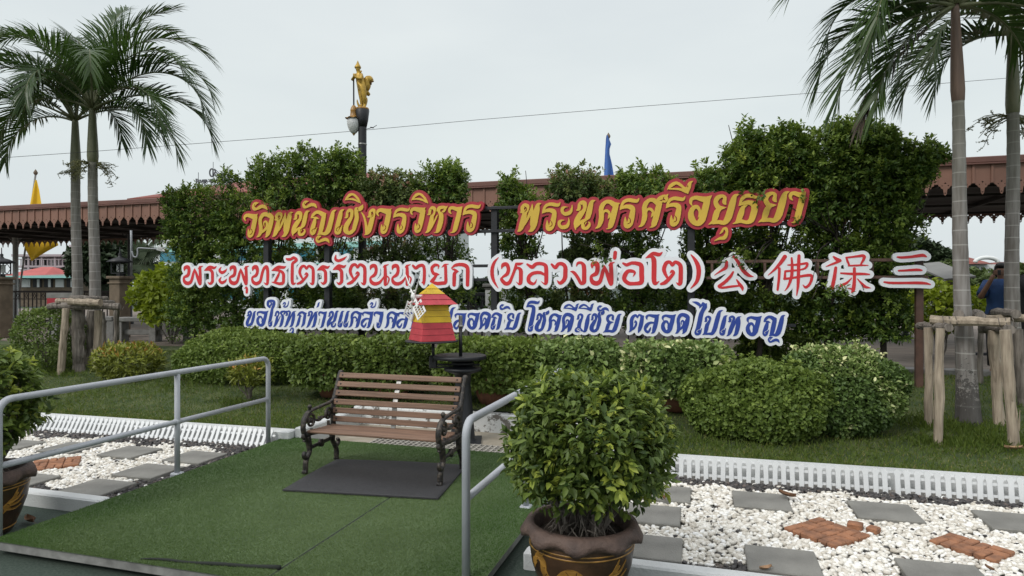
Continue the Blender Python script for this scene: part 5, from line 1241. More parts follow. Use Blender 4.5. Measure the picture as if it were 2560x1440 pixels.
def potted_bush(c_, ctr, r, label, n, seed, dragon, L=.062, R0=.325, hgt=.47):
    root = thing('potted_bush', c_, label, 'potted bush', 'round bushes in glazed pots')
    glazed_pot(root, c_, dragon, R0, hgt)
    # shoots end in small rosettes over the rounded head
    nc = n//8; P, D, R = blob_clusters(ctr, r, nc, 2.5, .50, seed, .14)
    keep = P[:,2] > ctr.z-r[2]*.95; P, D, R = P[keep], D[keep], R[keep]; nc = len(P)
    up = np.clip((P[:,2]-ctr.z)/r[2], -1, 1)
    t0 = .10+.36*rng.random(nc)+.95*(rng.random(nc) < .24)*rng.random(nc)+.18*np.clip(up, 0, 1)*rng.random(nc)
    B, A, Nn, t = rosettes(P, D, 8, .07, L, t0, 1.0)
    k = len(B); Ls = rng.uniform(.65,1.35,k)*L
    leaf_obj('foliage', B, A, Nn, Ls, Ls*rng.uniform(.38,.52,k), t, M['pot'], root, curl=.18)
    b = MB(); b.smooth = True; zs = c_.z+.395*hgt/.47
    for i in range(16):
        a = random.uniform(0, 6.28); q = random.uniform(.03,.13); e_ = ctr+Vector((math.cos(a)*r[0]*random.uniform(.3,.85), math.sin(a)*r[1]*random.uniform(.3,.85), random.uniform(-.5,.5)*r[2]))
        st = Vector((c_.x+q*math.cos(a), c_.y+q*math.sin(a), zs-.01)); branches(b, st, [e_], random.uniform(.008,.017), .05, 7)
        for _ in range(3): branches(b, st.lerp(e_, random.uniform(.3,.6)), [e_+Vector((random.uniform(-.16,.16), random.uniform(-.16,.16), random.uniform(-.05,.2)))], .006, .03, 5)
    b.build('stem', M['bark'], root)
    b = MB(); b.smooth = True
    for i in range(70):
        a = random.uniform(0, 6.28); q = random.uniform(.02,.13); q2 = q+random.uniform(.02,.12)
        p = Vector((c_.x+q*math.cos(a), c_.y+q*math.sin(a), zs+random.uniform(.05,.16))); e_ = Vector((c_.x+q2*math.cos(a+random.uniform(-.5,.5)), c_.y+q2*math.sin(a+random.uniform(-.5,.5)), zs))
        m_ = p.lerp(e_, .5)+Vector((random.uniform(-.02,.02), random.uniform(-.02,.02), .015)); b.tube([p, m_, e_], [.004,.004,.003], 5)
    b.build('aerial_roots', M['bark'], root)
PC = Vector((-.69, 3.62, 0))
facing = math.atan2(-PC.y, -PC.x)
potted_bush(PC, Vector((PC.x+.035, PC.y, .935)), (.42,.40,.335), 'round ficus bush in the large glazed pot with an ochre dragon', 14500, 31, facing+.05, .047)
LC = Vector((-4.98, 3.40, 0))
potted_bush(LC, Vector((LC.x+.0, LC.y, .93)), (.35,.34,.36), 'dark leaved bush in a glazed pot cut off by the picture edge', 5000, 32, facing+.9)

# ---------------------------------------------------------------- palms
def frond(mb, base, az, el0, el1, L, nl, ll, twist=0.0, droop=.5, dead=False, bend=0.0, wid=.032):
    """mb holds rachis (0) and leaflets (1)"""
    n = 22; pts = [Vector(base)]; T = []
    for i in range(n):
        t = i/(n-1); el = el0+(el1-el0)*t**1.5; a = az+bend*t*t
        d = Vector((math.cos(a)*math.cos(el), math.sin(a)*math.cos(el), math.sin(el))); T.append(d); pts.append(pts[-1]+d*L/n)
    T.append(T[-1]); mb.mi = 0; mb.smooth = True
    mb.tube(pts, list(np.interp(np.linspace(0,1,n+1), [0,.15,.5,1], [.030,.018,.011,.004])), 6)
    mb.mi = 1; mb.smooth = False
    for k in range(nl):
        t = .13+.865*(k+.5)/nl; x = t*n; i = int(x); f = x-i; p = pts[i].lerp(pts[min(i+1,n)], f); tg = T[i]
        side = tg.cross(Vector((0,0,1))); side.normalize(); upn = side.cross(tg)
        prof = min(1, (t-.05)*4.2)*(1-.50*max(0, t-.45)/.55)
        for sg in (-1, 1):
            sweep = .50+.75*t+random.uniform(-.10,.10); lift = .42*(1-t)+.10+random.uniform(-.16,.16)
            d = (side*sg*math.cos(sweep)+tg*math.sin(sweep)*1.0+upn*lift).normalized()
            l = ll*prof*random.uniform(.86,1.1); w = wid*random.uniform(.85,1.15)
            g = droop*random.uniform(.6,1.3)
            nrm = tg.cross(d); nrm.normalize(); wv = d.cross(nrm).normalized()
            wv = (wv*.8+tg*.6).normalized()*(w/2)
            if dead: g *= 2.2
            q = [p, p+d*l*.35-Vector((0,0,g*l*.05)), p+d*l*.70-Vector((0,0,g*l*.20)), p+d*l-Vector((0,0,g*l*.44))]
            b0 = len(mb.v)
            mb.v += [tuple(q[0]-wv*.6), tuple(q[0]+wv*.6), tuple(q[1]-wv), tuple(q[1]+wv), tuple(q[2]-wv*.72), tuple(q[2]+wv*.72), tuple(q[3])]
            for fc in ([0,1,3,2],[2,3,5,4],[4,5,6]): mb.f.append([v+b0 for v in fc]); mb.m.append(1); mb.sm.append(False)
def set_tint(o, lo, hi):
    me = o.data; k = len(me.polygons); a = me.attributes.new('tint','FLOAT','FACE'); r = rng.uniform(lo, hi); a.data.foreach_set('value', np.clip(r+rng.normal(size=k)*.07, 0, 1).astype(np.float32))
def palm(base, crown, rb, rt, fr_list, label, shaft_len=.75, dry=False, stalk=1, seed=0):
    random.seed(seed); root = thing('palm_tree', base, label, 'palm tree', 'tall ringed palms')
    base = Vector(base); crown = Vector(crown); top = crown.lerp(base, shaft_len/(crown-base).length)
    b = MB(); b.smooth = True; n = 60; pts = []; rs = []
    for i in range(n+1):
        t = i/n; p = base.lerp(top, t); p += Vector((.02*math.sin(3*t+seed), .015*math.sin(4*t), 0))*math.sin(math.pi*t); pts.append(p)
        rs.append(rt+(rb-rt)*(.45*(1-t)+.55*math.exp(-t*7))+.0022*(1 if i % 4 == 0 else 0))
    b.tube(pts, rs, 20); b.build('trunk', M['trunk'], root)
    b = MB(); b.smooth = True
    b.tube([top.lerp(crown, t) for t in (-.01,.0,.12,.35,.7,1.0,1.12)], [rt*.98,rt*1.10,rt*1.22,rt*1.12,rt*.9,rt*.72,rt*.5], 18); b.build('crownshaft', M['sheath'] if dry else M['shaft'], root)
    for j, (az, e0, e1, L, *ex) in enumerate(fr_list):
        dead = bool(ex and ex[0]); m_ = MB(); a = TH+math.radians(az)
        frond(m_, crown+Vector((math.cos(a)*.03, math.sin(a)*.03, .06-.02*(e0 < 20))), a, math.radians(e0), math.radians(e1), L, max(46, int(62*L/2.5)) if not dead else 46, .70*(L/2.3)**.4 if not dead else .34, droop=.50+.2*random.random(), dead=dead, bend=random.uniform(-.15,.15))
        o = m_.build('frond', [M['rachis'], M['deadfrond'] if dead else M['palmleaf']], root, normals=False)
        if dead: o['label'] = 'dry grey brown frond'
        set_tint(o, .08, .60)
    for j in range(stalk):
        b = MB(); P = []; b.smooth = True; a0 = TH+math.radians(200+j*140+seed*40)
        o_ = top-Vector((0,0,.05))
        for k in range(9):
            a = a0+random.uniform(-.6,.6); e_ = random.uniform(-.25,.55); L = random.uniform(.30,.5)
            pts = [o_]+[o_+Vector((math.cos(a)*math.cos(e_-.6*t), math.sin(a)*math.cos(e_-.6*t), math.sin(e_-.6*t)))*L*t for t in (.35,.7,1)]
            b.tube(pts, [.010,.007,.005,.003], 5)
            for _ in range(7):
                s_ = Vector(pts[1]).lerp(Vector(pts[3]), random.random()); d = Vector((random.uniform(-1,1),random.uniform(-1,1),random.uniform(-.7,.4))).normalized()*random.uniform(.06,.13)
                b.tube([s_, s_+d], [.003,.002], 4); P += [s_+d*random.random() for _ in range(14)]
        fs = b.build('flower_stalk', M['flower'], root)
        a_ = fs.data.attributes.new('tint','FLOAT','FACE'); a_.data.foreach_set('value', np.full(len(fs.data.polygons), .3, np.float32))
        P = np.array([tuple(p) for p in P]); leaf_obj('flowers', P, rdir(len(P)), rdir(len(P)), .018, .014, rng.random(len(P)), M['flower'], fs, four=True)
    return root
def ring_fronds(n, seed, L=2.5, skip=()):
    r = random.Random(seed); o = []
    for i in range(n):
        t = i/(n-1); az = (i*137.5+seed*31) % 360; o.append((az, 82-62*t+r.uniform(-6,6), 18-98*t**.8+r.uniform(-10,10), L*(.86+.2*r.random())*(1-.10*t)))
    return o
# pair behind the dry garden
A0 = PD(236, 905, 12.3); A0.z = float(lawn_z(A0.x, A0.y))-.03
B0 = PD(194, 905, 13.0); B0.z = float(lawn_z(B0.x, B0.y))-.03
fa = [(88,84,35,2.7),(15,78,-45,2.9),(60,80,10,2.7),(140,80,-25,2.9),(20,82,20,2.6),(175,74,-40,2.8),(160,58,-70,2.4),(-5,44,-74,2.7),(-25,28,-84,2.3),(8,58,-70,2.75),(200,45,-70,2.5),(120,60,-50,2.3),(300,55,-70,2.3),(250,62,-60,2.4),(180,22,-84,2.2),(330,12,-86,2.1),(0,8,-84,2.0),(20,30,-80,2.5),(345,62,-60,2.6),(270,35,-80,2.2)]
palm(A0, PD(231, 278, 12.3), .125, .079, fa, 'palm with full round crown and pale flower stalk above the lashed log prop', .95, stalk=2, seed=1)
fb = [(170,70,-30,2.7),(150,50,-62,2.7),(200,62,-45,2.6),(185,38,-74,2.6),(215,25,-80,2.4),(165,16,-84,2.2),(95,78,10,2.4),(120,62,-40,2.4),(240,58,-60,2.3),(280,40,-75,2.2),(60,60,-40,2.2),(20,30,-80,1.9),(330,20,-85,1.9),(178,80,-5,2.7)]
palm(B0, PD(188, 306, 13.0), .12, .079, fb, 'palm with drooping fronds behind its taller crowned neighbour', .95, stalk=1, seed=2)
# pair by the variegated bush
C0 = LN(2421, 1056); cdp = depth(C0); C0.z -= .03
fc = [(180,46,-58,2.05),(190,64,-66,2.0),(172,30,-84,1.6),(160,8,-84,1.7),(196,4,-86,1.55),(178,-12,-84,1.75),(205,22,-84,1.6),(183,-40,-68,1.7,1),(192,-30,-80,1.6),(150,74,-30,2.1),(90,80,0,2.1),(40,66,-45,2.1),(10,48,-72,2.0),(-20,25,-84,1.8),(330,60,-50,2.0),(270,66,-45,2.0),(230,58,-60,2.1),(20,6,-86,1.5),(340,0,-86,1.4)]
palm(C0, PD(2388, 24, cdp), .13, .056, fc, 'palm with a dry hanging frond and brown sheath beside the variegated bush', .98, dry=True, stalk=0, seed=3)
D0 = LN(2536, 962); ddp = depth(D0); D0.z -= .03
fd = [(180,40,-80,1.9),(200,20,-84,1.8),(165,10,-86,1.7),(188,-6,-86,1.5),(160,66,-40,2.2),(20,55,-60,2.1),(-15,35,-80,1.9),(60,75,-10,2.2),(100,66,-40,2.1),(300,55,-60,2.0),(240,50,-65,2.0),(0,10,-86,1.7),(140,8,-86,1.6),(30,-4,-86,1.5),(250,4,-86,1.6)]
palm(D0, PD(2531, 90, ddp), .115, .068, fd, 'palm with green crownshaft and bare flower branches next to the black clothed visitor', 1.0, stalk=2, seed=4)
random.seed(70)

# log props lashed round the palms
def log(bm, a, b_, r, n=9):
    a, b_ = Vector(a), Vector(b_); k = 7; pts = [a.lerp(b_, i/k)+Vector((random.uniform(-1,1), random.uniform(-1,1), random.uniform(-1,1)))*r*.14 for i in range(k+1)]
    st = len(bm.v); bm.smooth = False; bm.tube(pts, [r*random.uniform(.86,1.1) for _ in pts], n)
    # torn bark strips
    for _ in range(random.randint(1,3)):
        t = random.uniform(.1,.7); p = a.lerp(b_, t); q = a.lerp(b_, min(1, t+random.uniform(.1,.25))); o = Vector((random.uniform(-1,1), -abs(random.random()), 0)).normalized()*r*1.02
        bm.tube([p+o, p.lerp(q,.5)+o*1.12, q+o*(1.0+random.random()*.5)], [r*.12,r*.16,r*.05], 4)
def prop(label, at, posts, rails):
    root = thing('log_prop', at, label, 'log prop', 'log props round the palms')
    for a, b_, r, dk_ in posts:
        m_ = MB(); log(m_, a, b_, r); m_.build('post', M['logdark'] if dk_ else M['log'], root)
    for a, b_, r, dk_ in rails:
        m_ = MB(); log(m_, a, b_, r); m_.build('cross_log', M['logdark'] if dk_ else M['log'], root)
    m_ = MB(); m_.smooth = True
    for a, b_, r, _ in rails[:3]:
        for t in (.15,.85):
            p = Vector(a).lerp(Vector(b_), t); ax = (Vector(b_)-Vector(a)).normalized(); u_ = ax.orthogonal().normalized(); w_ = ax.cross(u_)
            m_.tube([p+ax*.012*k+(u_*math.cos(k*1.3)+w_*math.sin(k*1.3))*(r+.007) for k in range(15)], .005, 4)
    m_.build('lashing', M['bark'], root)
def stake(px, pt, pxb, pyb, r, dk_=0):
    b_ = LN(pxb, pyb); d = depth(b_); return (b_-Vector((0,0,.05)), PD(px, pt, d), r, dk_)
dA = 11.2
prop('long log prop round the two palms by the clipped ball bush', LN(215,915), [stake(166,772,150,936,.055),stake(196,775,196,905,.10,1),stake(231,775,222,900,.075,1),stake(247,775,238,905,.065),stake(256,780,260,868,.05,1),stake(292,772,290,862,.06,1)],
     [(PD(121,766,dA),PD(212,764,dA),.055,1),(PD(154,764,dA-.15),PD(300,767,dA),.06,1),(PD(141,753,dA),PD(205,756,dA),.05,0),(PD(173,753,dA-.2),PD(252,757,dA-.2),.06,0),(PD(176,745,dA+.9),PD(240,746,dA+.9),.05,1),(PD(218,748,dA+.5),PD(265,747,dA+.9),.05,1),(PD(247,758,dA-.1),PD(282,757,dA+.4),.05,1)])
prop('pale stripped log prop round the palm with the dry frond', LN(2400,1056), [stake(2322,818,2321,1038,.042),stake(2350,822,2346,1112,.042),stake(2484,826,2500,1058,.055),stake(2514,826,2536,1118,.050),stake(2452,810,2450,958,.035,1),stake(2545,822,2556,1010,.05,1)],
     [(PD(2326,800,7.05),PD(2524,807,6.6),.048,0),(PD(2300,814,7.9),PD(2372,820,6.5),.045,1),(PD(2455,823,7.8),PD(2526,824,6.45),.045,1),(PD(2394,787,6.9),PD(2410,783,8.4),.05,1),(PD(2454,793,6.9),PD(2440,784,8.4),.055,1),(PD(2452,795,8.0),PD(2580,795,7.6),.045,0),(PD(2487,780,8.3),PD(2540,784,7.4),.05,1)])
# ---------------------------------------------------------------- lawn grass
n = 130000
X = rng.uniform(-15, 6.0, n); Dd = .30+4.6*rng.random(n)**1.5; P = np.array(K0)[None] + np.outer(X-K0.x, np.array(kd)) + np.outer(Dd, np.array(kn))
ok = ~((P[:,0] > XL+.08) & (P[:,0] < XR) & (P[:,1] < RB+.14)); P = P[ok]; n = len(P)
P[:,2] = lawn_z(P[:,0], P[:,1])-.004
A = np.column_stack([rng.normal(size=n)*.55, rng.normal(size=n)*.55, np.ones(n)])
pt = .5+.5*np.sin(P[:,0]*1.3+np.sin(P[:,1]*2.1)*1.5)*np.cos(P[:,1]*1.7+.6*np.sin(P[:,0]*.7))
L = rng.uniform(.022,.058,n)*(.75+.5*pt)
tint = .12+.45*rng.random(n)+.18*pt; tint = np.where((rng.random(n) < .10*(1.3-pt)), .95, tint)
tag(leaf_obj('lawn_grass', P, A, rdir(n), L, .0055, tint, M['grass'], at=(0,0,0), four=True, curl=.35), 'mown grass on the bank behind the white kerb', 'grass', kind='stuff')

# ---------------------------------------------------------------- canopy walkway behind the hedge trees
CR = math.radians(-.3)
p0 = PY(1280, 500, 13.5); cu = Vector((math.cos(CR), math.sin(CR), 0)); cv = Vector((-math.sin(CR), math.cos(CR), 0))
dc = depth(p0); zT = H+(720-451)/F*dc; zS = H+(720-528)/F*dc; zE = zS+.165
def CP(x, y, z): return Vector((p0.x, p0.y, 0)) + cu*x + cv*y + Vector((0, 0, z))
cn = thing('canopy_walkway', CP(0, 0, .5), 'long brown roofed walkway with a scalloped cut-out valance', 'canopy')
XA, XB, PW, DP = -24.0, 14.2, .285, 6.1
def valance(y, m, name, ribs, flip=1):
    b = MB(); k = int((XB-XA)/PW)
    for i in range(k):
        x0 = XA+i*PW; w = PW
        lobe = [(0,zE+.03),(.10*w,zE+.035),(.14*w,zE+.005),(.22*w,zE),(.28*w,zE-.035),(.38*w,zE-.05),(.43*w,zS+.02),(.5*w,zS),(.57*w,zS+.02),(.62*w,zE-.05),(.72*w,zE-.035),(.78*w,zE),(.86*w,zE+.005),(.90*w,zE+.035),(w,zE+.03)]
        outer = [(x0+x, z) for x, z in lobe]+[(x0+w, zT-.10),(x0, zT-.10)]
        holes = []
        for cx, cz, r in ((.5*w, zE+.055, .020),(.5*w, zS+.045, .017),(.33*w, zE+.012, .014),(.67*w, zE+.012, .014)):
            q = r*.38; holes.append([(x0+cx+a*s_, cz+c_*s_) for a, c_, s_ in ((0,1,r),(.38,.38,r),(1,0,r),(.38,-.38,r),(0,-1,r),(-.38,-.38,r),(-1,0,r),(-.38,.38,r))])
        b.prism([outer]+holes, lambda x, z, t: CP(x, y+t, z), 0, .012)
    if ribs:
        for i in range(k+1):
            x0 = XA+i*PW; b.bbox(CP(x0, y-.012, (zT-.12+zE+.03)/2), (.045, .022, zT-.12-zE-.03), .006, CR)
    o = b.build(name, m, cn, normals=False)
valance(0, M['roofbrown'], 'front_valance', True)
valance(DP, M['roofbrown'], 'rear_valance', False)
b = MB(); b.bbox(CP((XA+XB)/2, -.005, zT-.055), (XB-XA, .10, .11), .012, CR); b.build('gutter', M['trim'], cn)
b = MB(); b.bbox(CP((XA+XB)/2, -.04, zT-.125), (XB-XA, .05, .028), .005, CR); b.build('gutter_lip', M['trim'], cn)
b = MB()
vs = [CP(XA,.05,zT-.02),CP(XB,.05,zT-.02),CP(XB,DP/2,zT+.30),CP(XA,DP/2,zT+.30),CP(XB,DP+.02,zT-.02),CP(XA,DP+.02,zT-.02)]
vs += [v-Vector((0,0,.05)) for v in vs]
b.add(vs, [(0,1,2,3),(3,2,4,5),(7,6,9,8),(8,9,11,10),(0,6,7,1),(5,4,10,11),(1,7,8,2),(2,8,10,4),(0,3,9,6),(3,5,11,9)]); b.build('roof', [M['roofbrown']], cn)
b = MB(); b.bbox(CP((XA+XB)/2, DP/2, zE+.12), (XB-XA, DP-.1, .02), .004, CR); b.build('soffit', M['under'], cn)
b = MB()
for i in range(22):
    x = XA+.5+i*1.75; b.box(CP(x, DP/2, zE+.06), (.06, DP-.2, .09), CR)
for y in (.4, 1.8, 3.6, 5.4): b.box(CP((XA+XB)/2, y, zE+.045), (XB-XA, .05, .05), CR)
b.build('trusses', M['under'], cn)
def colx(px, y):
    for x in np.arange(-23, 14, .02):
        q = CP(x, y, 0); d = depth(q)
        if 1280+F*((CT*q.x+ST*q.y)/d) >= px: return x
for px, y, r, m in ((38, 4.6, .09, M['steel']),(325, 4.6, .075, M['black']),(905, 4.6, .075, M['black']),(1300, 4.6, .075, M['black']),(1720, 4.6, .075, M['black']),(2262, 4.6, .075, M['black'])):
    x = colx(px, y); b = MB(); b.smooth = True
    b.lathe([(r*1.7,.0),(r*1.7,.1),(r,.14),(r,zE-.45),(r*1.4,zE-.42),(r,zE-.38),(r,zE+.05)], CP(x, y, .5), 14)
    for sg in (-1, 1):
        for r0, c0 in ((.17,(.24,zE+.0-.28)),(.09,(.13,zE-.52))):
            b.tube([CP(x+sg*(c0[0]+r0*math.cos(t)*(1-t*.06)), y, .5+c0[1]-.38+.3+r0*math.sin(t)*(1-t*.06)) for t in np.linspace(.5, 6.0, 18)], .016, 6)
    b.build('column', m, cn)

# ---------------------------------------------------------------- railing, stone posts, lanterns, benches
def far_fence(px0, px1, Y, label, z0=.5, z1=1.62, sp=.15, mt='dark', thick=.03):
    a, c_ = xat2(px0, Y), xat2(px1, Y); root = thing('railing', (a, Y, z0), label, 'railing')
    for z_, d_, h_ in ((z1,.09,.07),(z0+.1,.06,.05),(z1-.26,.03,.03)):
        b = MB(); b.bbox(((a+c_)/2, Y, z_), (c_-a, d_, h_), .006); b.build('rail', M[mt], root)
    b = MB(); k = int((c_-a)/sp)
    for i in range(k):
        x = a+sp*(i+.5); b.box((x, Y, (z0+z1)/2), (thick, .025, z1-z0-.08))
        if i % 2 == 0:
            for dx, dz in ((.0,.06),(.06,0),(0,-.06),(-.06,0)):
                pass
            q = [(x+sp/2+.055*math.cos(t), Y, z1-.14+.085*math.sin(t)) for t in np.linspace(0, 2*math.pi, 5)[:-1]]; b.tube(q, .012, 5, closed=True)
    b.build('balusters', M[mt], root)
def xat2(px, Y): return PY(px, 720, Y).x
far_fence(14, 330, 17.5, 'dark iron river railing with diamond shaped inserts behind the palms', mt='under', sp=.20)
far_fence(1130, 1216, 13.0, 'short black iron railing next to the white gate pillar', z0=.4, z1=1.62, mt='black')
far_fence(1560, 1760, 13.0, 'black iron bar railing below the bracketed words', z0=.4, z1=1.48, mt='black', sp=.17, thick=.022)
far_fence(2395, 2470, 13.4, 'black steel railing between the palm trunk and the visitor in blue', z0=.5, z1=1.55, mt='black', sp=.22)
wpq = PY(1242, 800, 12.6); gpl = thing('gate_pillar', (wpq.x, wpq.y, .4), 'white square gate pillar with a grey cap behind the black sign post', 'pillar')
b = MB(); b.bbox((wpq.x, wpq.y, 1.06), (.37, .37, 1.4), .01); b.build('shaft', M['white'], gpl)
b = MB(); b.bbox((wpq.x, wpq.y, 1.80), (.46, .46, .07), .012); b.bbox((wpq.x, wpq.y, 1.745), (.40, .40, .05), .008); b.build('cap', M['greyconc'], gpl)
def lantern_post(px, pylamp, d, label, wpost=.34):
    p = PD(px, pylamp, d); z0 = .5; zl = p.z
    root = thing('lantern_post', (p.x, p.y, z0), label, 'lantern')
    b = MB(); b.bbox((p.x, p.y, (z0+zl-.18)/2), (wpost, wpost, zl-.18-z0), .015); b.bbox((p.x, p.y, zl-.16), (wpost+.10, wpost+.10, .07), .012); b.bbox((p.x, p.y, zl-.30), (wpost+.06, wpost+.06, .04), .01); b.build('stone_post', M['stone'], root)
    b = MB(); s = .26
    b.bbox((p.x, p.y, zl-.10), (.12,.12,.06), .006)
    for i, j in ((-1,-1),(1,-1),(1,1),(-1,1)): b.box((p.x+i*s*.5, p.y+j*s*.5, zl+.08), (.022,.022,.28))
    for z in (zl-.055, zl+.215):
        for i in (-1, 1): b.box((p.x+i*s*.5, p.y, z), (.02, s, .02)); b.box((p.x, p.y+i*s*.5, z), (s, .02, .02))
    for i in (-1, 1):
        for k in (-1, 1): b.tube([(p.x-s*.5, p.y+i*s*.51, zl+.08), (p.x, p.y+i*s*.51, zl+.08+k*.13), (p.x+s*.5, p.y+i*s*.51, zl+.08)], .009, 5)
    b.build('cage', M['black'], root)
    b = MB(); b.smooth = True
    b.lathe([(.30,zl+.225),(.31,zl+.235),(.16,zl+.32),(.06,zl+.35),(.03,zl+.40),(.045,zl+.43),(.012,zl+.47),(.01,zl+.60),(.0,zl+.62)], Vector((p.x, p.y, 0)), 12); b.build('cap', M['black'], root)
    b = MB(); b.bbox((p.x, p.y, zl+.08), (s*.55, s*.55, .2), .006, math.pi/4); b.build('pane', M['lampglass'], root)
lantern_post(4, 680, 16.6, 'black lantern on a stone post cut off by the picture edge')
lantern_post(300, 678, 16.6, 'black lantern on a stone post behind the lime green shrub')
def concrete_bench(px0, px1, d, label):
    a = PD(px0, 805, d); c_ = PD(px1, 805, d); m = (a+c_)/2; L_ = (c_-a).length; an = TH; root = thing('concrete_bench', (m.x, m.y, .5), label, 'bench')
    b = MB(); b.bbox((m.x, m.y, 1.02), (L_, .34, .10), .012, an); b.build('seat', M['greyconc'], root)
    b = MB(); b.bbox((m.x, m.y, .72), (L_-.05, .10, .12), .01, an); b.build('lower_rail', M['greyconc'], root)
    for t in (-.46, 0, .46):
        b = MB(); q = m+Vector((CT, ST, 0))*L_*t; b.bbox((q.x, q.y, .735), (.16, .30, .47), .01, an); b.build('leg', M['greyconc'], root)
concrete_bench(140, 290, 15.8, 'grey concrete bench behind the log prop')
concrete_bench(298, 480, 15.4, 'grey concrete bench behind the lime green shrub stems')
sg = PD(149, 757, 15.2); sb = thing('red_notice_board', (sg.x, sg.y, .5), 'small red notice board on legs behind the log prop', 'notice board')
b = MB(); b.bbox(sg, (.58,.02,.21), .005, TH); b.build('panel', M['crimson'], sb)
b = MB(); b.bbox(sg+Vector((0,.02,.17)), (.62,.05,.12), .005, TH); b.build('header', M['greyconc'], sb)
for k in (-1, 1):
    b = MB(); q = sg+Vector((CT,ST,0))*.25*k; b.bbox((q.x, q.y+.03, (.5+sg.z)/2), (.03,.03,sg.z-.5), .004, TH); b.build('leg', M['black'], sb)
b = MB()                                     # the faint white line of lettering on the board
ss = [( -.13+.022*i, random.uniform(.010,.020)) for i in range(12)]
for x, h_ in ss:
    q = sg+Vector((CT,ST,0))*x+Vector((ST,-CT,0))*.0125; b.box(q, (.005,.002,h_), TH); b.box(q+Vector((CT,ST,0))*.007+Vector((0,0,h_*.4)), (.010,.002,.004), TH); b.box(q+Vector((CT,ST,0))*.013, (.004,.002,h_*.8), TH)
b.build('lettering', M['white'], sb)
# camera arm on the canopy column
cc_ = thing('security_camera', PD(330, 690, 17.0), 'pale security camera on a bent grey pipe under the canopy', 'security camera')
b = MB(); b.smooth = True
b.tube([PD(x, y, 17.0) for x, y in ((328,576),(328.5,600),(328,690))], .028, 8); b.tube([PD(x, y, 16.9) for x, y in cat_rom([(330,628),(334,641),(341,642),(344,634),(344,624),(347,620),(360,620.5),(398,622.5)], 4)], .018, 7); b.build('pipe', M['galv'], cc_)
b = MB(); R_ = Matrix.Rotation(TH, 3, 'Z') @ Matrix.Rotation(math.radians(14), 3, 'Y')
b.bbox(PD(403,622,16.9), (.16,.13,.12), .01, R=R_); b.bbox(PD(408,624,16.88), (.26,.09,.085), .012, R=R_); b.build('housing', M['plastic'], cc_)
b = MB(); b.bbox(PD(417,627.5,16.86), (.07,.085,.08), .01, R=R_); b.build('lens_hood', M['black'], cc_)

# flags
def flag(name, label, d, pole, cloth, m, r=.035, fold=.06):
    root = thing(name, PD(*pole[0], d), label, 'flag')
    b = MB(); b.smooth = True; b.tube([PD(x, y, d) for x, y in pole], r, 8); b.build('pole', M['greyconc'], root)
    px, py = pole[-1]; b = MB(); b.smooth = True; tp = PD(px, py, d); b.lathe([(.04,-.02),(.07,.02),(.085,.07),(.05,.14),(.0,.22)], tp, 10); b.build('finial', M['stone'], root)
    b = MB(); b.smooth = True; rows = len(cloth); n = 14
    for xl, xr, y in cloth:
        for j in range(n+1):
            t = j/n; f = fold*math.sin(t*7+y*.02)*min(1, (xr-xl)/30); b.v.append(tuple(PD(xl+(xr-xl)*t, y+f*6, d-.06+f)))
    for i in range(rows-1):
        for j in range(n): q = i*(n+1)+j; b.f.append([q, q+1, q+n+2, q+n+1]); b.m.append(0); b.sm.append(True)
    b.build('cloth', m, root, normals=False)
flag('yellow_flag','yellow flag hanging on a tilted pole behind the canopy',27.0,[(40,790),(89,436)],[(88,92,450),(82,98,475),(75,104,512),(68,120,560),(62,142,600),(60,146,613),(66,118,628),(75,92,644),(78,81,652)],M['yflag'])
flag('blue_flag','blue flag folded round its pole above the brown eave',26.0,[(1519,800),(1521,345)],[(1516,1521,338),(1514.5,1524,350),(1514,1528,360),(1513,1524,372),(1512.5,1524,385),(1511,1530,410),(1510,1535,440),(1507,1542,480),(1505,1548,520)],M['bflag'],.03,.12)

# overhead wire tied to the lamp post
wr = thing('overhead_wire', PD(905, 326, 12.05), 'thin overhead wire sagging across the sky past the lamp post', 'wire')
b = MB(); pts = [PD(x, y, 12.1) for x, y in [(-60,399),(200,381),(450,362),(700,343),(905,326),(1200,299),(1600,266),(2000,235),(2300,213),(2620,187)]]
b.tube(pts, .0042, 5); b.build('cable', M['black'], wr)
b = MB(); b.tube([PD(912,324,11.9),PD(934,318,11.95),PD(942,313,11.95)], .006, 5); b.tube([PD(926,318,11.95),PD(934,320,11.95)], .010, 5); b.build('tie', M['black'], wr)

# ---------------------------------------------------------------- far trees and houses
def far_tree(name, label, px, py, rx, ry, d, n, m, L=.42, trunk_py=760, k=9, lob=5, seed=0, group=None):
    r0 = random.Random(seed); c_ = PD(px, py, d); s = d/F; base = PD(px, trunk_py, d); base.z = 0; root = thing(name, base, label, 'tree', group); ps = []
    for i in range(lob):
        a = r0.uniform(0, 6.28); q = r0.uniform(.15,.6); cc = c_+Vector((CT,ST,0))*(rx*s*q*math.cos(a))+Vector((0,0,ry*s*q*math.sin(a)))+Vector((-ST,CT,0))*r0.uniform(-.4,.4)*rx*s
        f = r0.uniform(.45,.62); P, D, R = blob_clusters(cc, (rx*s*f, rx*s*f, ry*s*f), n//lob, 2.2, .45, seed+i, .2)
        ps.append(rosettes(P, D, k, L*.9, L, .15+.35*rng.random(len(P))+.2*np.clip((P[:,2]-c_.z)/(ry*s), -1, 1), 1.0))
    B, A, Nn, t = cat4(*ps); q = len(B); Ls = rng.uniform(.7,1.3,q)*L
    leaf_obj('crown', B, A, Nn, Ls, Ls*.55, t, m, root, four=True)
    b = MB(); b.smooth = True; b.tube([base, base.lerp(c_, .6), c_], [.02*d*.5, .015*d*.5, .006*d*.5], 8)
    branches(b, base.lerp(c_, .6), [c_+Vector((r0.uniform(-1,1)*rx*s*.6, r0.uniform(-1,1)*rx*s*.5, r0.uniform(-.2,.6)*ry*s)) for _ in range(6)], .006*d*.5, .2); b.build('trunk', M['darkbark'], root)
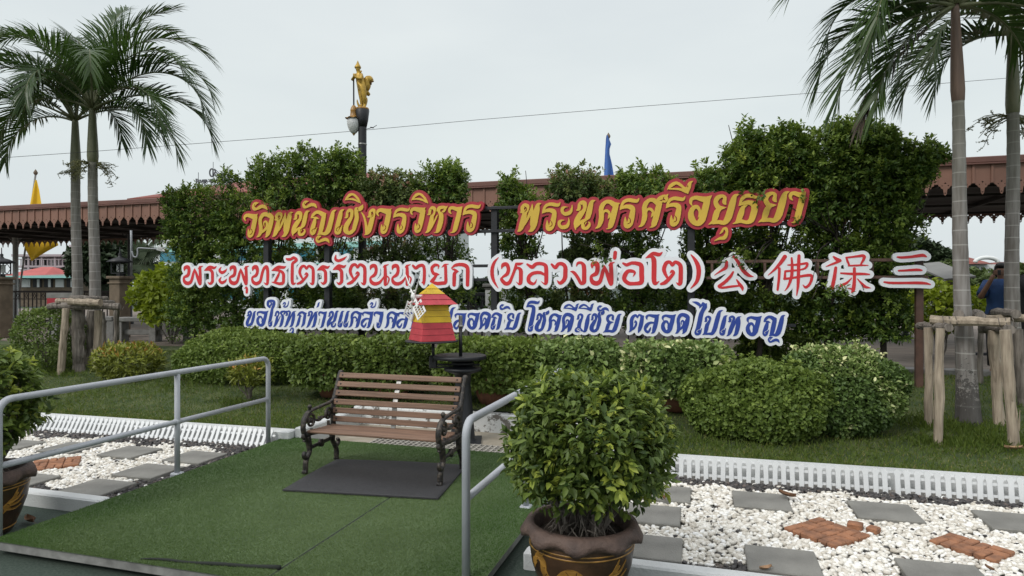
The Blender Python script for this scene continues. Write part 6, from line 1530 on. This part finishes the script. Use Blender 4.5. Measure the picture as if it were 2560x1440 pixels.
far_tree('broad_tree','large dark broad tree beyond the river railing between the palm trunks',262,665,78,62,48,1500,M['far'],.55,seed=1,lob=8,trunk_py=775)
far_tree('broad_tree','dark tree with ragged crown peeping past the first Chinese stroke board',2315,655,60,60,62,1000,M['far'],.55,seed=2,lob=7)
far_tree('broad_tree','dark tree with a stepped outline towards the palm trunk',2362,678,34,44,60,600,M['far'],.5,seed=3,lob=6)
for i, (px, py, rx, ry, d, lab) in enumerate(((2300,705,40,26,52,'bright leafy shrub mass below the dark ragged tree'),(2372,690,34,22,50,'pale green bushy tree next to the palm trunk with the dry frond'),(2450,712,56,34,44,'green bushy tree in front of the white arched house'),(2530,712,50,34,42,'green bushy tree behind the visitor in blue'),
                                               (1700,716,70,20,60,'low green tree seen under the closing bracket'),(1440,655,38,26,66,'small dark tree seen through the letters under the open sky gap'),(1600,715,60,30,62,'dark green tree behind the bracketed words'),(1180,730,70,26,50,'dark green tree behind the iron railing and gate pillar'),(1000,728,90,30,55,'dark green tree seen below the third board behind the windmill'),(820,735,80,26,52,'dark green tree seen through the hedge beside the lamp post'))):
    far_tree('leafy_tree', lab, px, py, rx, ry, d, 520, M['farlight'] if i in (0,1,2,3) else M['far'], .42, seed=20+i)
# fan palms by the hotel
fpr = PD(365, 700, 30); fpr.z = .3; fp = thing('fan_palm', fpr, 'dusky clump of fan palms between the canopy column and the white hotel', 'palm')
Bs, As, Ns, Ts, Ls = [], [], [], [], []
b = MB(); b.smooth = True
for i in range(26):
    e_ = PD(random.uniform(336,398), random.uniform(592,700), 30+random.uniform(-1,1)); b.tube([fpr, fpr.lerp(e_,.5)+Vector((random.uniform(-.3,.3),0,.3)), e_], [.05,.03,.015], 5)
    dv = Vector((random.uniform(-1,1), random.uniform(-1,.2), random.uniform(-.9,.5))).normalized(); o_ = dv.orthogonal().normalized(); o2 = dv.cross(o_)
    for k in range(22):
        a = -1.9+3.8*k/21; ax = dv*math.cos(a)+o_*math.sin(a)-Vector((0,0,.25)); Bs.append(tuple(e_)); As.append(tuple(ax)); Ns.append(tuple(o2)); Ts.append(.2+.3*random.random()); Ls.append(random.uniform(.5,.8))
leaf_obj('fans', np.array(Bs), np.array(As), np.array(Ns), np.array(Ls), .07, np.array(Ts)+.2, M['far'], fp, four=True); b.build('stem', M['darkbark'], fp)

def wall_quad(bm, a, c_, z0, z1, th=.3):
    a, c_ = Vector(a), Vector(c_); d = c_-a; an = math.atan2(d.y, d.x); m = (a+c_)/2; bm.box((m.x, m.y, (z0+z1)/2), (d.length, th, z1-z0), an)
def zpx(py, d): return H+(720-py)/F*d
# hotel
HD_ = 60.0
ha, hb_ = PD(389, 700, HD_), PD(980, 700, HD_-9); hd = (hb_-ha); hl = hd.length; hu = hd.normalized(); hv = Vector((-hu.y, hu.x, 0)); han = math.atan2(hu.y, hu.x)
hr = thing('hotel', ((ha+hb_)/2).to_2d().to_3d(), 'white hotel with turquoise window bands and a dark red roof', 'building')
def hp(x, y, z): return Vector((ha.x, ha.y, 0))+hu*x+hv*y+Vector((0,0,z))
ztop = zpx(499, HD_)
b = MB(); b.box(hp(hl/2, 7, ztop/2-.2), (hl, 14, ztop-.4), han); b.build('wall', M['hotel'], hr)
fl = [(zpx(668,HD_), zpx(686,HD_)*.0)]
k = 0
for zc in (zpx(641,HD_), zpx(641,HD_)+3.3, zpx(641,HD_)-3.3):
    for i in range(int(hl/3.6)):
        b = MB(); x = .5+3.6*i+1.5; b.box(hp(x, -.03, zc), (2.9, .1, 1.15), han); f = b.build('window', M['white'], hr)
        b = MB(); b.box(hp(x, -.07, zc), (2.7, .1, 1.0), han); b.build('pane', M['tealglass'], f)
b = MB()
for zc in (zpx(624,HD_), zpx(669,HD_), zpx(624,HD_)+3.2): b.box(hp(hl/2, -.08, zc), (hl+.2, .25, .45), han)
b.build('band', M['teal'], hr)
b = MB(); ov = 1.6; zr = zpx(449, HD_)+.3; e_ = zpx(500, HD_)
vs = [hp(-ov,-ov,e_),hp(hl+ov,-ov,e_),hp(hl+ov,14+ov,e_),hp(-ov,14+ov,e_),hp(5.5,5,zr),hp(hl-5,5,zr),hp(hl-5,9,zr),hp(5.5,9,zr)]
vs2 = [v-Vector((0,0,.35)) for v in vs[:4]]
b.add(vs+vs2, [(0,1,5,4),(1,2,6,5),(2,3,7,6),(3,0,4,7),(4,5,6,7),(8,9,1,0),(9,10,2,1),(10,11,3,2),(11,8,0,3),(11,10,9,8)]); b.build('roof', M['redroof'], hr)
# roof sign on its lattice
rs = thing('roof_sign', PD(533, 468, 57), 'grey roof letters with a round monogram on a lattice above the red roof', 'sign')
def rp_(px, py): return PD(px, py, 57)
b = MB(); cr_ = .05
for px, py in ((496,431),(568,425),(533,405)): b.tube([rp_(px, 470), rp_(px, py)], cr_*.5, 5)
for px in (496,512,528,537,552,568): b.tube([rp_(px,468-(px-496)*.06), rp_(px,450)], cr_, 5)
for a, c_ in (((496,468),(512,456)),((512,456),(528,466)),((537,464),(552,452)),((530,455),(537,430)),((537,430),(555,440)),((555,440),(552,462)),((528,440),(556,438)),((495,456),(572,450)),((540,430),(553,445)),((536,422),(556,440))): b.tube([rp_(*a), rp_(*c_)], cr_*.7, 4)
b.build('lattice', M['signgrey'], rs)
def text_part(s, px, py, size_px, d, parent, name, m, rot=0.0, ext=.05, ratio=1.0):
    cu_ = bpy.data.curves.new(name, 'FONT'); cu_.body = s; cu_.size = size_px*d/F/.70; cu_.extrude = ext; cu_.offset = .012; to = bpy.data.objects.new(name, cu_); C.objects.link(to)
    dg = bpy.context.evaluated_depsgraph_get(); dg.update(); me = bpy.data.meshes.new_from_object(to.evaluated_get(dg)); bpy.data.objects.remove(to)
    me.transform(Matrix.Translation(PD(px, py, d)) @ Matrix.Rotation(TH, 4, 'Z') @ Matrix.Rotation(math.pi/2, 4, 'X') @ Matrix.Rotation(rot, 4, 'Z') @ Matrix.Scale(ratio, 4, (1,0,0)))
    me.name = name; me.materials.clear(); return part_from(me, name, m, parent)
rt_ = math.radians(3.2)
text_part('R', 489, 458.5, 11.5, 57, rs, 'letter', M['signgrey'], rt_, ratio=1.0)
text_part('IVER', 498.5, 457.5, 8, 57, rs, 'letters', M['signgrey'], rt_, ratio=.95)
text_part('VIEW', 521.5, 456, 8, 57, rs, 'letters', M['signgrey'], rt_, ratio=.95)
text_part('PLACE', 547, 454.5, 9, 57, rs, 'letters', M['signgrey'], rt_, ratio=.85)
text_part('HOTEL', 547, 463.5, 8.5, 57, rs, 'letters', M['signgrey'], rt_, ratio=.8)
text_part('R', 530, 442, 19, 57, rs, 'monogram', M['signgrey'], 0, ratio=.72)
b = MB(); b.smooth = True; b.tube([rp_(529.5+5.2*math.cos(t), 431.5-9.5*math.sin(t)) for t in np.linspace(.8, 5.4, 20)], .07, 6); b.build('monogram_ring', M['signgrey'], rs)

def house(name, label, px0, px1, d, py0, py1, mwall, depth_=8, floors=1, wins=5, balc=False):
    a, c_ = PD(px0, 700, d), PD(px1, 700, d); root = thing(name, Vector(((a.x+c_.x)/2, (a.y+c_.y)/2, 0)), label, 'building'); L_ = (c_-a).length; u = (c_-a).normalized(); v = Vector((-u.y, u.x, 0)); an = math.atan2(u.y, u.x)
    P_ = lambda x, y, z: Vector((a.x, a.y, 0))+u*x+v*y+Vector((0,0,z)); z1 = zpx(py0, d); z0 = zpx(py1, d)
    b = MB(); b.box(P_(L_/2, depth_/2, z1/2), (L_, depth_, z1), an); b.build('wall', mwall, root)
    fh = (z1-z0)/floors
    for f in range(floors):
        for i in range(wins):
            w = L_/wins; b = MB(); b.box(P_(w*(i+.5), -.02, z0+fh*(f+.5)), (w*.74, .12, fh*.62), an); wn = b.build('window', M['dark'] if (i+f) % 3 else M['white'], root)
            b = MB(); b.box(P_(w*(i+.62), -.06, z0+fh*(f+.5)), (w*.22, .10, fh*.62), an); b.build('shutter', M['stone'] if f else M['white'], wn)
        if balc:
            b = MB(); b.box(P_(L_/2, -.6, z0+fh*f), (L_, 1.3, .25), an); b.box(P_(L_/2, -1.2, z0+fh*f+.95), (L_, .1, .1), an)
            for i in range(int(L_/.5)): b.box(P_(.25+.5*i, -1.2, z0+fh*f+.5), (.09,.09,.9), an)
            for i in range(wins+1): b.box(P_(L_/wins*i, -1.15, z0+fh*(f+.5)), (.22,.22,fh), an)
            b.build('balcony', mwall, root)
    return root, P_, L_, z0, z1, an
r_, P_, L_, z0, z1, an = house('apartment_block', 'pinkish apartment block with arched balconies under the yellow flag', 55, 186, 88, 642, 692, M['pink'], 10, 2, 4, True)
b = MB(); b.box(P_(L_/2, 4, z1+.12), (L_+.6, 11, .3), an); b.box(P_(L_*.72, 4, z1-.0+1.0), (1.6, 2, 1.6), an); b.build('parapet', M['pink'], r_)
r_, P_, L_, z0, z1, an = house('red_roof_house', 'low house with a bright red hipped roof beside the canopy column', 8, 100, 74, 697, 722, M['greyroof'], 9, 1, 4)
b = MB(); zr = zpx(664, 74); b.add([P_(-.8,-1,z1),P_(L_+.8,-1,z1),P_(L_+.8,10,z1),P_(-.8,10,z1),P_(L_*.28,4.5,zr),P_(L_*.60,4.5,zr)], [(0,1,5,4),(1,2,5),(2,3,4,5),(3,0,4),(3,2,1,0)]); b.build('roof', M['roofred2'], r_)
r_, P_, L_, z0, z1, an = house('riverside_house', 'long low riverside house with grey sheet roof and teal edge', 52, 192, 62, 692, 724, M['stone'], 7, 1, 5)
b = MB(); zr = zpx(683, 62); b.add([P_(-.8,-1.2,z1),P_(L_+.8,-1.2,z1),P_(L_+.4,4,zr),P_(1.5,4,zr)], [(0,1,2,3)]); b.add([P_(-.8,-1.2,z1-.05),P_(L_+.8,-1.2,z1-.05),P_(L_+.4,8,z1-.05),P_(-.8,8,z1-.05)], [(0,1,2,3)]); b.build('roof', M['greyroof'], r_, normals=False)
b = MB(); b.box(P_(L_/2, -1.22, z1-.02), (L_+1.6, .1, .22), an); b.build('fascia', M['teal'], r_)
r_, P_, L_, z0, z1, an = house('arched_house', 'white house with brown tiled roofs and a curved white gable', 2380, 2590, 92, 661, 700, M['hotel'], 12, 1, 8)
b = MB(); zr = zpx(648, 92)
for xa_, xb_, zt2 in ((-2, L_*.28, zpx(651,92)),(L_*.20, L_*.42, zpx(634,92)),(L_*.55, L_+2, zpx(652,92))):
    b.add([P_(xa_,-1.4,z1),P_(xb_,-1.4,z1),P_(xb_,10,z1),P_(xa_,10,z1),P_(xa_+(xb_-xa_)*.42,4,zt2),P_(xa_+(xb_-xa_)*.58,4,zt2)], [(0,1,5,4),(1,2,5),(2,3,4,5),(3,0,4),(3,2,1,0)])
b.build('roof', M['redroof'], r_)
b = MB(); b.smooth = True; xc = PD(2463, 660, 92); rr = 28*92/F
arc = [(xc.x-CT*rr*math.cos(t)-ST*-1.6*-1, xc.y-ST*rr*math.cos(t)-1.8, zpx(657,92)+math.sin(t)*rr*.42) for t in np.linspace(0, math.pi, 16)]
b.tube(arc, .28, 6); b.build('curved_gable', M['hotel'], r_)
# white boundary wall and shed roof near the third character board
p = PY(2345, 703, 22); wl = thing('boundary_wall', (p.x, p.y, .3), 'white boundary wall with dark coping behind the lime shrub', 'wall')
a, c_ = PY(2286, 703, 22), PY(2362, 703, 22); zt2 = zpx(696, depth(p)); b = MB(); wall_quad(b, a, c_, .3, zt2, .2); b.build('wall', M['white'], wl); b = MB(); wall_quad(b, a, c_, zt2+.002, zt2+.06, .3); b.build('coping', M['black'], wl)
p = PY(2385, 700, 21); sh = thing('shed', (p.x, p.y, .4), 'open shed with grey sheet roof partly behind the palm trunk', 'shed')
b = MB(); q = PY(2362, 697, 20.6); w_ = PY(2440, 690, 20.6); b.add([q, w_, w_+Vector((0,3,.5)), q+Vector((0,3,.5))]+[v-Vector((0,0,.05)) for v in (q, w_, w_+Vector((0,3,.5)), q+Vector((0,3,.5)))], [(0,1,2,3),(7,6,5,4),(0,4,5,1),(1,5,6,2),(2,6,7,3),(3,7,4,0)]); b.build('roof', M['greyroof'], sh)
for x_ in (q.x+.15, w_.x-.15): 
    b = MB(); b.box((x_, q.y+.2, (q.z+.4)/2), (.1,.1,q.z-.4)); b.build('post', M['brownsteel'], sh)

# low steps up to the plaza, long grass and fallen leaves
for y_, z_, d_ in ((11.0, .455, .30), (11.28, .545, .26)):
    b = MB(); b.bbox((4.2, y_, z_-.06), (7.4, d_, .12), .01); tag(b.build('step', M['greyconc'], at=(4.2, y_, z_)), kind='structure')
Q = []
for px, pyb, n, sp in ((2400,1075,700,.22),(2350,1108,420,.14),(2530,1110,700,.22),(2440,1120,500,.3),(1690,1105,260,.3),(2280,1010,500,.3),(600,1010,300,.2),(155,935,300,.2),(470,965,300,.4),(2000,1125,300,.7),(1560,1010,300,.3)):
    p = LN(px, pyb); Q.append(np.column_stack([p.x+rng.normal(size=n)*sp, p.y+rng.normal(size=n)*sp*.5, np.zeros(n)]))
P = np.concatenate(Q); P = P[P[:,1] > K0.y+.34]; P[:,2] = lawn_z(P[:,0], P[:,1])-.004; n = len(P)
A = np.column_stack([rng.normal(size=n)*.45, rng.normal(size=n)*.45, np.ones(n)])
tag(leaf_obj('long_grass', P, A, rdir(n), rng.uniform(.04,.10,n), .0055, .15+.5*rng.random(n), M['grass'], at=(0,0,0), curl=.4), 'longer tufts of grass at the feet of palms and bushes', 'grass', kind='stuff')
M['dry'] = mat('dry_leaf_brown', (.13,.065,.03), .8, .3, 30, .3); M['dry2'] = mat('dry_leaf_tan', (.34,.21,.12), .8, .2, 30, .3)
def dry_leaf(p, L, rz, m, label):
    b = MB(); b.smooth = True; n = 8; R = Matrix.Rotation(rz, 3, 'Z')
    for i in range(n+1):
        t = i/n; w = .42*L*math.sin(math.pi*min(1, t*.96+.03))**.8
        for sg in (-1, -.5, 0, .5, 1): b.v.append(tuple(Vector(p)+R @ Vector((sg*w*.5, (t-.5)*L, .012+.16*L*abs(sg)**1.5+.10*L*(2*t-1)**2))))
    for i in range(n):
        for k in range(4): q = i*5+k; b.f.append([q, q+1, q+6, q+5]); b.m.append(0); b.sm.append(True)
    b.tube([Vector(p)+R @ Vector((0,-.5*L,.015+.1*L)), Vector(p)+R @ Vector((.01,-.72*L,.012))], .0015, 4)
    tag(b.build('dry_leaf', m, at=tuple(p), normals=False), label, 'fallen leaf', 'fallen dry leaves')
dry_leaf(G(1968,1244,.085), .15, .9, M['dry'], 'dark brown dry leaf on the corner of a grey slab by the picket edging')
q = LN(2534,1132); dry_leaf(q+Vector((0,0,.02)), .16, 1.7, M['dry2'], 'pale tan fallen leaf on the grass by the log prop foot')
dry_leaf(G(1914,1428,.07), .09, 2.2, M['dry2'], 'tan dry leaf among dark pebbles at the lower picture edge')
dry_leaf(G(2474,1428,.07), .07, .4, M['dry'], 'small rusty leaf standing in white pebbles at the lower picture edge')
dry_leaf(G(75,1308,.005), .16, 1.2, M['dry'], 'brown dry leaf on the ground beside the dark glazed pot')
dry_leaf(G(1660,1250,.075), .08, .2, M['dry'], 'small brown leaf in the pebbles beyond the dragon pot bush')
